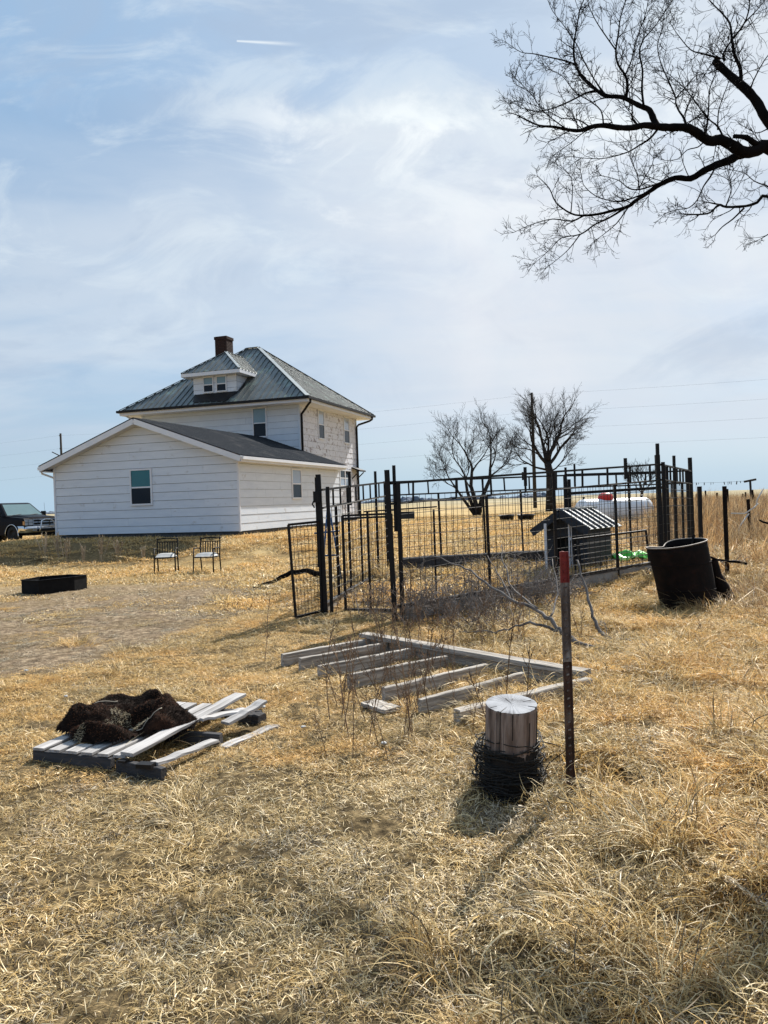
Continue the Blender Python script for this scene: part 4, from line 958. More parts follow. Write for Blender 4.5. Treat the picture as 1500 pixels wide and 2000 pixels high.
# ------------------------------------------------------------------ the pen
def pen():
    t = thing('animal_pen', 'black steel pen of tube rails and wire mesh panels, its gate standing open', 'pen', (2.0, 13, 0.))
    o = Vector((2., 13, 0))
    P0, P1, P2, P3, L1 = [Vector(p) for p in ((-.88, 10.94, 0), (.10, 10.17, 0), (4.68, 13.0, 0), (6.34, 15.8, 0), (.05, 14.6, 0))]
    m = M['black']
    def obj1(name, f, mm=None, smooth=False, kind=None):
        mb = MB(); f(mb); q = mb.build(name, mm or m, t, smooth=smooth)
        if kind: q['kind'] = kind
        return q
    def post(p, z0, z1, w=.045, lean=(0, 0), nm='post'):
        a = Vector((p.x, p.y, z0))-o; b = Vector((p.x+lean[0], p.y+lean[1], z1))-o
        obj1(nm, lambda mb: mb.beam(a, b, w, w, up=(0, 1, 0)))
    def run(A, B, zt0, zt1, gap, panel, posts, pickets, exts, mesh=True, bottom=True, seed=1, sill=True, dz=.05, wire_v=.125, wire_h=.15, hi=None):
        d = B-A; L = d.length; r = random.Random(seed)
        at = lambda s, z: Vector((A.x+d.x*s, A.y+d.y*s, z))-o
        T = lambda s: zt0+(zt1-zt0)*s
        for off, mm, w in ((0, m, .04), (gap, m, .036)):
            obj1('rail', lambda mb: mb.beam(at(0, T(0)-off), at(1, T(1)-off), .030, w*.78), mm)
        if bottom: obj1('rail', lambda mb: mb.beam(at(0, T(0)-panel), at(1, T(1)-panel), .05, .045), M['rail_worn'])
        for s in pickets: obj1('picket', lambda mb: mb.beam(at(s, T(s)-gap), at(s+r.uniform(-.002, .002), T(s)), .028, .028, up=(0, 1, 0)))
        for s, w, top in posts: w *= .8; obj1('post', lambda mb: mb.beam(at(s+.004, T(s)-panel-.12), at(s, T(s)+top), w, w, up=(0, 1, 0)))
        for s, lo, hi_, w in exts: obj1('post_extension', lambda mb: mb.beam(at(s, T(s)-lo), at(s, T(s)+hi_), w*.8, w*.6, up=(0, 1, 0)))
        if mesh:
            mb = MB(); nrm = Vector((-d.y, d.x, 0)).normalized()*.03
            n = int(L/wire_v)
            for i in range(1, n):
                s = i/n+r.uniform(-.003, .003); k = r.uniform(-.004, .004); j = r.uniform(-.01, .01)
                mb.tube([at(s, T(s)-gap)-nrm, at(s+k*.5, T(s)-gap-.7)-nrm*(1+j*20), at(s+k, T(s)-panel)-nrm], .004, 4, cap=False)
            z = gap
            while z < panel+.02:
                pts = [at(q/12, T(q/12)-z+r.uniform(-.008, .008))-nrm*(1+r.uniform(-.3, .3)) for q in range(13)]
                mb.tube(pts, .0038, 4, cap=False); z += wire_h
            q = mb.build('wire_mesh', M['wire'], t, fix=False); q['kind'] = 'stuff'
        if sill:
            zb = lambda s: T(s)-panel-.03
            nn = Vector((d.y, -d.x, 0)).normalized()*.02
            for a, b in ((0.02, .49), (.50, .98)):
                plank('sill_board', t, M['curb'], at(a, zb(a)-.085)-nn, at(b, zb(b)-.085)-nn, .07, .17, wobble=.006)
    # near right side
    run(P1, P2, 1.84, 2.08, .27, 1.64, [(.30, .05, -.27), (.545, .055, .0), (.795, .05, -.27)],
        [.065, .20, .318, .44, .555, .66, .765, .865, .955], [(.44, .18, .10, .055), (.845, .20, .14, .06)], seed=2)
    # left side, running away
    run(P0, L1, 1.80, 1.97, .26, 1.63, [(.17, .055, -.26), (.34, .05, .02), (.52, .045, -.26), (.80, .06, .22)],
        [.06, .14, .235, .33, .46, .58, .70, .86], [(.37, .30, .22, .055)], seed=3, wire_v=.17)
    # far side
    run(L1, P3, 1.97, 2.03, .25, 1.62, [(.16, .05, -.25), (.30, .045, 0), (.42, .04, -.25), (.57, .05, .16), (.78, .045, .0)],
        [.07, .13, .22, .30, .37, .45, .52, .60, .68, .74, .84, .9], [(.60, .22, .22, .045), (.43, .06, .10, .05)], seed=4, sill=True)
    # right side
    run(P2, P3, 2.08, 2.02, .26, 1.66, [(.20, .055, .0), (.42, .055, .22), (.66, .05, -.26), (.85, .05, 0)],
        [.10, .2, .3, .4, .5, .6, .7, .8, .9], [], seed=5, sill=False)
    # near left: low gate frame across the opening
    run(P0+Vector((.28, .12, 0)), P1+Vector((-.0, .62, 0)), 1.42, 1.43, .04, 1.36, [(.0, .05, .0), (.52, .04, .0), (1.0, .045, .0)], [], [], mesh=True, bottom=True, seed=6, sill=False, wire_v=.14, wire_h=.3)
    # corner posts
    post(P0, -.05, 2.02, .072, (-.04, 0)); post(P0+Vector((.09, -.02, 0)), -.05, 1.84, .05, (.0, 0))
    post(P0+Vector((-.07, 0, 0)), .7, 1.98, .04, (0, 0), 'post')
    post(P1, -.05, 2.02, .07, (-.045, 0)); post(P1+Vector((.10, .03, 0)), -.05, 1.86, .055, (-.0, 0)); post(P1+Vector((.05, .05, 0)), 1.2, 2.08, .045)
    post(P2, .1, 2.24, .07, (-.03, 0)); post(P2+Vector((.10, .1, 0)), .1, 2.12, .05); post(P2+Vector((.02, .12, 0)), 1.5, 2.44, .05)
    post(P3, .1, 2.3, .065, (-.02, 0)); post(L1, .05, 1.99, .05, (-.02, 0)); post(P3+Vector((.12, -.1, 0)), .1, 1.7, .07)
    # pipe clamps and chain at the gate corner
    obj1('latch', lambda mb: (mb.box(P0+Vector((-.07, -.05, 1.70))-o, (.09, .06, .16)), mb.tube([P0+Vector((-.10, -.06, 1.66))-o, P0+Vector((-.13, -.07, 1.6))-o, P0+Vector((-.1, -.06, 1.55))-o], .012, 5)))
    # gate leaf swung open to the left
    g0 = P0+Vector((-.05, -.05, 0)); g1 = Vector((-1.29, 10.55, 0)); mb = MB(); mw = MB()
    zz0, zz1 = .05, 1.35; d = g1-g0; at = lambda s, z: Vector((g0.x+d.x*s, g0.y+d.y*s, z))-o
    lean = .07
    for (a, b) in (((0, zz0), (0, zz1)), ((1-lean, zz0), (1+lean, zz1-.02)), ((0, zz1), (1+lean, zz1-.02)), ((0, zz0+.03), (1-lean, zz0))): mb.beam(at(*a), at(*b), .03, .03, up=(.3, 1, .1))
    for i in range(1, 8): s = i/8; mw.tube([at(s*(1-lean), zz0), at(s*(1+lean), zz1)], .0032, 4, cap=False)
    for i in range(1, 13): z = zz0+(zz1-zz0)*i/13; mw.tube([at(0, z), at(1-lean+2*lean*i/13, z)], .0032, 4, cap=False)
    g = mb.build('gate', m, t); q = mw.build('gate_mesh', M['wire'], g, fix=False); q['kind'] = 'stuff'
    # taller gate frame in the right-hand end of the far side
    a = Vector((3.55, 15.0, 0)); b = Vector((5.55, 15.2, 0))
    for u, v in ((a+Vector((0, 0, .4)), a+Vector((0, 0, 2.0))), (a+Vector((.08, 0, .4)), a+Vector((.08, 0, 1.92))), (a+Vector((0, 0, 2.0)), b+Vector((0, 0, 2.0))), (a+Vector((0, 0, 1.64)), b+Vector((0, 0, 1.7)))):
        obj1('rail', lambda mb: mb.beam(u-o, v-o, .055, .055, up=(0, 1, .01)))
pen()
def inner_things():
    # loose panel leaning inside the near side
    t = thing('leaning_panel', 'low black panel of close horizontal wires leaning inside the pen before the kennel', 'panel', (3.75, 12.75, .22))
    a = Vector((3.02, 12.15, .16)); b = Vector((4.52, 13.12, .22)); o = Vector((3.75, 12.75, .22)); mb = MB(); mw = MB()
    at = lambda s, z: a.lerp(b, s)+Vector((-.05*z, .08*z, z))-o
    for p, q in (((0, 0), (0, .74)), ((1, 0), (1, .74)), ((0, .74), (1, .74)), ((0, .02), (1, .02)), ((.07, 0), (.07, .74))): mb.beam(at(*p), at(*q), .03, .03, up=(0, 1, .1))
    for i in range(1, 9): mw.tube([at(0, i*.082), at(1, i*.082)], .005, 4, cap=False)
    mb.build('frame', M['black'], t); q = mw.build('wires', M['rail_worn'], t, fix=False); q['kind'] = 'stuff'
    for i, (x, y, z1, lb) in enumerate(((2.74, 13.1, 1.16, 'short white stake in front of the kennel, the left of the two'), (3.20, 13.25, 1.13, 'thin pair of white stakes in front of the kennel door, right of the first'))):
        mb = MB(); g = gz(x, y)
        if i == 0: mb.box((0, 0, .4), (.042, .014, z1-g)); mb.box((0, .016, .4), (.012, .02, z1-g-.03))
        else: mb.box((-.022, 0, .4), (.022, .02, z1-g)); mb.box((.022, 0, .4), (.022, .02, z1-g)); mb.box((0, .006, .55), (.03, .02, .05))
        q = mb.build('white_stake', M['trim'], None); q.location = (x, y, g+.02); tag(q, lb, 'stake', 'white stakes in the pen')
    # kennel
    F0 = Vector((2.86, 13.72, .26)); fx = Vector((.77, -.64, 0)).normalized(); ang = math.atan2(fx.y, fx.x)
    t = thing('dog_kennel', 'small dark blue kennel with ribbed metal gable roof standing inside the pen', 'kennel', F0+Vector((0, 0, 0)), ang)
    W, D, H = .80, 1.0, .82
    navy = mat('dark blue board', [(.012, .017, .026), (.022, .030, .042)], 6, .6, .2, stretch=(1, 1, 4))
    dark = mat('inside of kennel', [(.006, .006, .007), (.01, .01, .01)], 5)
    def wall(P, poly, nm='wall'): mb = MB(); P.slab(mb, poly, -.03, 0); mb.build(nm, navy, t)
    oh = .14; rise = .27; x0, x1 = .02, W
    Fp = Plane((0, 0, 0), (1, 0, 0), (0, 0, 1))
    wall(Fp, [(0, 0), (.2, 0), (.2, .62), (0, .62)]); wall(Fp, [(.60, 0), (W, 0), (W, .62), (.60, .62)])
    wall(Fp, [(0, .623), (W, .623), (W, H), (W/2, H+rise*.72), (0, H)], 'gable')
    wall(Plane((W, 0, 0), (0, 1, 0), (0, 0, 1)), [(.033, 0), (D, 0), (D, H), (.033, H)]); wall(Plane((0, D, 0), (0, -1, 0), (0, 0, 1)), [(0, 0), (D-.033, 0), (D-.033, H), (0, H)])
    wall(Plane((W, D, 0), (-1, 0, 0), (0, 0, 1)), [(.033, 0), (W-.033, 0), (W-.033, H), (W/2, H+rise*.7), (.033, H)])
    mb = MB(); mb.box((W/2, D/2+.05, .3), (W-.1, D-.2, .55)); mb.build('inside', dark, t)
    for i, (a, b) in enumerate((((-oh, 'l')), ((W+oh, 'r')))):
        ex = a; A = Vector((ex, -.22, H-.07)); B = Vector((W/2, -.22, H+rise)); e2 = B-A
        if i == 0: Pp = Plane(A+Vector((0, D+.4, 0)), (0, -1, 0), e2)
        else: Pp = Plane(A, (0, 1, 0), e2)
        mm = mat('kennel roof sheet %d' % i, [(.10, .11, .12), (.18, .19, .20)], 3, .5, 0, .3) if i else navy
        n = 6; wd = (D+.4)/n
        for j in range(n):
            mb = MB(); Pp.slab(mb, [(j*wd+.002, 0), ((j+1)*wd-.002, 0), ((j+1)*wd-.002, e2.length), (j*wd+.002, e2.length)], 0, .012)
            for rr in (0,): Pp.slab(mb, [(j*wd+rr*wd+.004, 0), (j*wd+rr*wd+.05, 0), (j*wd+rr*wd+.05, e2.length), (j*wd+rr*wd+.004, e2.length)], .0122, .045)
            mb.build('roof_panel', mm, t)
        mb = MB(); mb.beam(A+Vector((0, .0, -.05)), B+Vector((0, .0, -.05)), .03, .13); mb.build('barge_board', navy, t)
    mb = MB(); mb.beam((W/2, -.2, H+rise+.02), (W/2, D+.2, H+rise+.02), .14, .03); mb.build('ridge_cap', M['flash'], t)
    # crumpled green plastic
    gm = mat('bright green plastic', [(.05, .42, .03), (.10, .62, .06)], 4, .35, .2, spec=.5)
    r = random.Random(8); bm = MB(); nx, ny = 26, 16; vs = []
    for j in range(ny):
        for i in range(nx):
            u, v = i/(nx-1), j/(ny-1)
            z = .10*abs(math.sin(u*9+3*v))*(1-abs(2*v-1))+.13*float(vnoise(u*6, v*5, 77))*(1-(2*u-1)**4)+.03*math.sin(v*14)
            vs.append(((u-.5)*.80+.03*math.sin(v*9), (v-.5)*.55+.04*math.sin(u*11), z))
    fs = [(j*nx+i, j*nx+i+1, (j+1)*nx+i+1, (j+1)*nx+i) for j in range(ny-1) for i in range(nx-1)]
    n0 = len(vs); vs2 = [(x, y, z-.012) for x, y, z in vs]; bm.add(vs+vs2, fs+[tuple(n0+k for k in f[::-1]) for f in fs])
    q = bm.build('crushed_wading_pool', gm, None, smooth=True, fix=False); q.location = (4.66, 14.35, gz(4.66, 14.35)+.03); q.rotation_euler = (0, 0, .1)
    tag(q, 'crumpled bright green plastic sheet lying in the right part of the pen', 'plastic sheet')
    # shelf and blue frame
    t = thing('feed_shelf', 'narrow black shelf on two legs behind the near corner post of the pen', 'shelf', (.45, 11.6, 0))
    mb = MB(); mb.beam((-.75, .05, 1.46), (.35, -.02, 1.50), .22, .02); mb.build('shelf', M['black'], t)
    for x in (-.70, .30):
        mb = MB(); mb.beam((x, 0, 0), (x, 0, 1.46), .03, .03, up=(0, 1, 0)); mb.build('leg', M['black'], t)
    mb = MB(); mb.box((-.12, .1, 1.385), (.26, .2, .11)); mb.build('box', mat('dark box', [(.02, .025, .03), (.04, .045, .05)], 5, .6), t)
    bl = mat('faded blue tube', [(.03, .07, .16), (.05, .11, .22)], 9, .5)
    x, y = -1.05, 13.6; t = thing('blue_stand', 'small blue tube frame standing behind the left side of the pen', 'frame', (x, y, gz(x, y)))
    for nm, pts in (('leg', [(-.10, 0, 0), (-.02, 0, .7), (.06, 0, 1.42)]), ('leg', [(.26, .1, 0), (.18, .08, .6), (.07, .02, 1.42)]), ('rung', [(-.2, 0, .9), (.25, .06, .93)]), ('rung', [(-.05, 0, .5), (.2, .06, .5)])):
        mb = MB(); mb.tube(pts, .018, 6); mb.build(nm, bl, t, smooth=True)
inner_things()
plank('sleeper', None, M['wood_dark'], (.3, 14.35, .44), (2.2, 14.62, .46), .16, .20)
plank('sleeper', None, M['wood_dark'], (2.22, 14.62, .46), (3.5, 14.8, .47), .16, .20)
for o_, lb in zip([o for o in C.objects if o.name.startswith('sleeper')], ('dark timber sleeper along the far side of the pen, the left length', 'dark timber sleeper along the far side of the pen, the length nearer the kennel')): tag(o_, lb, 'timber', 'timber sleepers inside the pen')
# ------------------------------------------------------------------ propane tank, troughs
def tank():
    t = thing('propane_tank', 'long white propane tank with a red dome lid lying beyond the pen', 'propane tank', (7.78, 26.0, gz(7.78, 26)), .12)
    wm = mat('white tank paint', [(.66, .67, .68), (.76, .77, .78)], 1.5, .4, .05, patch=[((.5, .46, .42), 3, .68, .08, (1, 1, 1))])
    rm = mat('red lid paint', [(.42, .02, .015), (.55, .04, .03)], 3, .4)
    R, Lh = .44, 1.36; prof = [(0.001, -Lh), ]
    prof = [(R*math.sin(a*math.pi/16), -Lh+.30*(1-math.cos(a*math.pi/16))*1) for a in range(0, 9)]
    prof = [(max(r, .001), z) for r, z in prof]; prof = prof+[(r, -z) for r, z in prof[::-1]]
    mb = MB(); mb.lathe(prof, 36, axis='X', c=(0, 0, .42)); mb.build('tank', wm, t, smooth=True)
    for z in (-1.06, 1.06):
        mb = MB(); mb.lathe([(R+.001, z-.01), (R+.006, z-.01), (R+.006, z+.01), (R+.001, z+.01)], 36, axis='X', c=(0, 0, .42), closed=True); mb.build('weld_band', wm, t, smooth=True)
    mb = MB(); mb.lathe([(.001, .19), (.12, .185), (.21, .14), (.25, .06), (.26, -.06), (.24, -.06)], 20, c=(-.28, 0, .86)); mb.build('dome_lid', rm, t, smooth=True)
    for x in (-.85, .85):
        mb = MB(); mb.box((x, 0, -.02), (.12, .6, .20)); mb.build('leg', M['curb'], t)
    for x in (-1.05, 1.0):
        mb = MB(); mb.tube([(x, 0, .84), (x, 0, .90)], .03, 8); mb.tube([(x-.03, 0, .91), (x+.03, 0, .91)], .03, 8); mb.build('fitting', M['black'], t)
tank()
for (x, y, w, lb, r) in ((5.15, 32.3, .62, 'left of two low black rubber tubs on the grass behind the pen', .1), (5.9, 32.0, .70, 'right of two low black rubber tubs on the grass behind the pen', -.05)):
    mb = MB(); n = 20; pr = [(.001, .03), (w/2-.06, .03), (w/2-.02, .24), (w/2+.03, .25), (w/2+.03, .22), (w/2, .21), (w/2-.04, 0), (.001, 0)]
    mb.lathe(pr, n); q = mb.build('rubber_tub', M['black'], None, smooth=True); q.location = (x, y, gz(x, y)); q.rotation_euler = (.05, 0, r); tag(q, lb, 'tub', 'black tubs behind the pen')
# clothesline
def clothesline():
    x, y = 16.72, 35.0; g = gz(x, y)
    t = thing('clothesline_post', 'T-shaped clothesline post in the weeds at the far right', 'post', (x, y, g))
    mb = MB(); mb.tube([(.05, 0, -.2), (0, 0, 2.02-g)], .05, 8); mb.build('post', M['pole'], t, smooth=True)
    mb = MB(); mb.beam((-.27, 0, 1.97-g), (.27, .02, 2.06-g), .09, .09); mb.build('crossbar', M['pole'], t)
    # the line runs left to a second post hidden behind the pen
    x2, y2 = 15.2, 40.5; g2 = gz(x2, y2); t2 = thing('clothesline_post', 'clothesline post mostly hidden behind the right end of the pen', 'post', (x2, y2, g2))
    mb = MB(); mb.tube([(0, 0, -.2), (0, 0, 2.1-g2)], .05, 8); mb.build('post', M['pole'], t2, smooth=True)
    mb = MB(); mb.beam((-.27, 0, 2.08-g2), (.27, .02, 2.1-g2), .09, .09); mb.build('crossbar', M['pole'], t2)
    a = Vector((x-.22, y, 2.0)); b = Vector((x2, y2, 2.10)); pts = catenary(a, b, .04, 12)
    mb = MB(); mb.tube(pts, .005, 3, cap=False); tag(mb.build('clothesline', M['wire'], fix=False), 'thin washing line strung to the T-shaped post', 'clothesline')
    pin = MB(); pin.box((0, 0, -.05), (.022, .014, .11)); me = pin.mesh('clothes_peg', M['wood_dark']); r = random.Random(2)
    for i, s in enumerate((.06, .10, .17, .19, .21, .26, .40, .43, .52, .60, .63, .74, .85, .88)):
        p = a.lerp(b, s); q = bpy.data.objects.new('clothes_peg', me); q.location = (p.x, p.y, p.z-.04*4*s*(1-s)+.01); q.rotation_euler = (0, r.uniform(-.2, .2), r.random()*3)
        k = r.uniform(.8, 1.6); q.scale = (k*1.4, k, k); C.objects.link(q); tag(q, 'dark clothes peg clipped on the washing line at the right', 'clothes peg', 'clothes pegs on the washing line')
clothesline()
# steel fence posts at the right
def steel_post(x, y, ztop, lean, lab, w=.05, group='steel fence posts in the weeds at the right'):
    g = gz(x, y); h = ztop-g; t = thing('fence_post', lab, 'fence post', (x, y, g), group=group); t.rotation_euler = (lean[1], lean[0], .3)
    mb = MB(); mb.beam((0, 0, -.3), (0, 0, h), w, .006*w/.05, up=(0, 1, 0)); mb.beam((0, w*.35, -.3), (0, w*.35, h-.001), .006, w*.7, up=(0, 1, 0)); mb.build('shaft', M['rust'], t)
    mb = MB(); z = .1
    while z < h-.05: mb.box((0, -.007, z), (w*.5, .010, .012)); z += .055
    q = mb.build('studs', M['rust'], t); q['kind'] = 'stuff'
    return t
steel_post(5.52, 12.4, 1.67, (-.01, 0), 'nearest fence post in the right-hand weeds, just right of the rusty drum', .075)
steel_post(9.06, 19.0, 1.37, (-.05, 0), 'leaning fence post with pale twine, near the right edge of the photo', .09)
for (x, y, z, ln, lab) in ((15.93, 38, 1.63, 0, 'second far fence post right of the pen, sticking up above the horizon'), (14.34, 33, 1.52, -.02, 'third far fence post right of the pen, topping out at the horizon'),
        (13.46, 30, 1.66, -.03, 'far fence post just right of the nearest steel post'), (18.71, 40, 1.41, -.02, 'short far post midway between the nearest steel post and the T-shaped post'),
        (17.46, 37, 1.49, -.03, 'thin far post just left of the T-shaped post'), (14.5, 30, 1.6, -.12, 'far post tilted to the left, right of the T-shaped post'),
        (17.1, 42, 1.45, 0, 'leftmost far fence post right of the pen'), (16.47, 34, 1.28, -.05, 'stubby far post low in the weeds right of the T-shaped post')):
    steel_post(x, y, z, (ln, 0), lab, .09)
# pale twine tied round the second post
mb = MB(); g = gz(9.05, 18.9)
for pts in ([(-.55, -.2, .62), (-.2, -.15, .60), (.05, -.12, .74), (.16, -.1, .84)], [(-.1, -.15, .6), (-.35, -.2, .3), (-.4, -.25, .05)], [(.1, -.1, .75), (.15, -.1, .95), (.3, -.1, 1.2)]): mb.tube(pts, .018, 5)
q = mb.build('twine', mat('pale twine', [(.5, .47, .42), (.66, .62, .56)], 9, .9), None, smooth=True); q.location = (9.0, 18.9, g+.1); tag(q, 'pale frayed twine hanging on the leaning fence post at the right', 'twine')

# ------------------------------------------------------------------ rusty drum
def drum():
    r = random.Random(5); t = thing('rusted_drum', 'crushed open rusty steel drum leaning left beside the pen', 'drum', (4.14, 10.45, gz(4.14, 10.45)))
    n, m_ = 56, 12; H = .97; vs = []; fs = []
    def P(i, j, inner):
        a = 2*math.pi*i/n; z = j/(m_-1)*H; k = (j/(m_-1))
        dent = .30*math.exp(-((math.atan2(math.sin(a-2.1), math.cos(a-2.1)))/.38)**2)*k**1.6
        flat = 1+.10*k*math.cos(2*(a-.3))
        R = (.375 if not inner else .366)*(1-dent)*flat*(1+.012*math.sin(3*a+z*4))
        zz = z+(k**2)*(.05*math.cos(a-.4)-.05*math.exp(-((math.atan2(math.sin(a-2.1), math.cos(a-2.1)))/.5)**2))
        return (R*math.cos(a)-.19*z, R*.94*math.sin(a)-.03*z, zz-.10+.02)
    for inner in (0, 1):
        for j in range(m_):
            for i in range(n): vs.append(P(i, j, inner))
    for inner in (0, 1):
        b = inner*n*m_
        for j in range(m_-1):
            for i in range(n): f = (b+j*n+i, b+j*n+(i+1) % n, b+(j+1)*n+(i+1) % n, b+(j+1)*n+i); fs.append(f if not inner else f[::-1])
    for i in range(n): a = (m_-1)*n; fs.append((a+i, a+(i+1) % n, n*m_+a+(i+1) % n, n*m_+a+i))
    mb = MB(); mb.add(vs, fs); mb.build('shell', M['rust'], t, smooth=True)
    mb = MB(); pts = [Vector(P(i, m_-1, 0)) for i in range(n)]; pts.append(pts[0]); mb.tube(pts, .011, 6, cap=False); mb.build('rim', M['rim'], t, smooth=True)
    for j in (4, 8):
        mb = MB(); pts = [Vector(P(i, j, 0)) for i in range(n)]; pts.append(pts[0]); mb.tube(pts, .008, 5, cap=False); mb.build('hoop', M['rust'], t, smooth=True)
    mb = MB(); mb.beam((-.02, .02, .62), (.16, .22, .98), .03, .03); mb.build('bent_strap', M['rust'], t)
    # crumpled can / pipe piece at its right foot
    x, y = 4.62, 10.62; t = thing('bent_pipe', 'short bent rusty pipe lying against the right foot of the drum', 'pipe', (x, y, gz(x, y)))
    mb = MB(); pts = [(-.10, 0, .62), (-.06, 0, .40), (.02, 0, .22), (.10, 0, .02)]; prof = [.07, .085, .11, .12]
    mb.tube(pts, prof, 14, cap=False); mb.tube(pts[::-1], [q-.008 for q in prof[::-1]], 14, cap=False); mb.build('pipe', M['rust'], t, smooth=True, fix=False)
    mb = MB(); mb.tube([(.06, -.13, .12), (.14, -.05, .16), (.13, .08, .14)], .014, 5); mb.build('flange', M['rim'], t, smooth=True)
drum()

# ------------------------------------------------------------------ old timber frame on the grass
def timber_frame():
    t = thing('timber_frame', 'old grey timber frame, seven joists under one long beam, lying in the grass', 'timber frame', (.4, 6.8, 0)); o = Vector((.4, 6.8, 0))
    Pk = lambda nm, p, q, w, h, **k: plank(nm, t, M['wood_grey'], Vector(p)-o, Vector(q)-o, w, h, seg=14, ends=.004, **k)
    zt = .052
    J = [((-1.06, 7.62, zt), (-.20, 8.33, zt)), ((-.86, 7.37, zt), (-.02, 8.08, zt)), ((-.64, 6.99, zt+.005), (.24, 7.72, zt)), ((-.35, 6.57, zt+.01), (.55, 7.28, zt)), ((-.05, 6.10, zt), (.87, 6.86, zt)),
         ((.22, 5.74, zt-.01), (1.13, 6.48, zt)), ((.47, 5.43, zt-.01), (1.60, 6.17, zt+.01))]
    for i, (p, q) in enumerate(J): Pk('joist', p, q, .05 if i < 6 else .085, .14, wobble=.0025)
    Pk('long_beam', (-.27, 8.42, .150), (1.60, 6.22, .156), .135, .045, wobble=.002)
    Pk('rim_joist', (-.19, 8.34, .07), (1.50, 6.30, .07), .045, .135, wobble=.004)
    Pk('stub', (-.17, 5.98, .035), (.02, 5.76, .03), .16, .03)
timber_frame()
# ------------------------------------------------------------------ broken pallet with the hide
PAL = (-2.30, 4.90)
def pallet():
    px_, py_ = PAL; ang = math.atan2(-.32, .94); t = thing('broken_pallet', 'broken grey wooden pallet with snapped and lifted boards, lying in the grass at left', 'pallet', (px_, py_, -.025), ang)
    W, D = 1.02, 1.2      # x along the front edge, y going back
    for y, m_ in ((.02, M['wood_dark']), (.60, M['wood_dark']), (1.16, M['wood_dark'])):
        if y < .1:
            plank('stringer', t, m_, (0, y, .055), (.60, y, .05), .04, .10); plank('stringer', t, m_, (.66, y-.02, .05), (W, y-.07, .045), .045, .10)
        else: plank('stringer', t, m_, (0 if y < 1 else .4, y, .055), (W, y, .055), .04, .10)
    plank('end_block', t, M['wood_dark'], (W-.12, 1.10, .06), (W+.06, 1.07, .06), .10, .10)
    for i, (x, w, y1) in enumerate(((.045, .085, 1.2), (.17, .085, 1.2), (.30, .09, 1.2), (.42, .085, 1.2), (.54, .08, 1.2), (.66, .085, 1.2))):
        plank('deck_board', t, M['wood_pale'], (x, .0, .118), (x+.012*(i % 3-1), y1, .118), w, .018, wobble=.002)
    # sprung boards on the right
    plank('lifted_board', t, M['wood_pale'], (.72, .0, .135), (.86, 1.16, .225), .10, .022, wobble=.004, label='long board sprung up at its far end')
    plank('lifted_board', t, M['wood_pale'], (.84, .62, .185), (1.0, .98, .165), .075, .02)
    plank('lifted_board', t, M['wood_pale'], (.98, .72, .135), (1.10, 1.06, .21), .085, .02, label='short board tilted over the back block')
    plank('deck_board', t, M['wood_pale'], (.93, -.02, .10), (1.02, .52, .085), .07, .018)
    plank('deck_board', t, M['wood_pale'], (1.06, .55, .03), (1.20, 1.05, .045), .08, .018)
    mb = MB(); mb.box((.9, -.06, .105), (.10, .06, .025), rz=.1); mb.box((.72, -.03, .108), (.05, .05, .012)); mb.build('bracket', M['black'], t)
    return t
pallet()
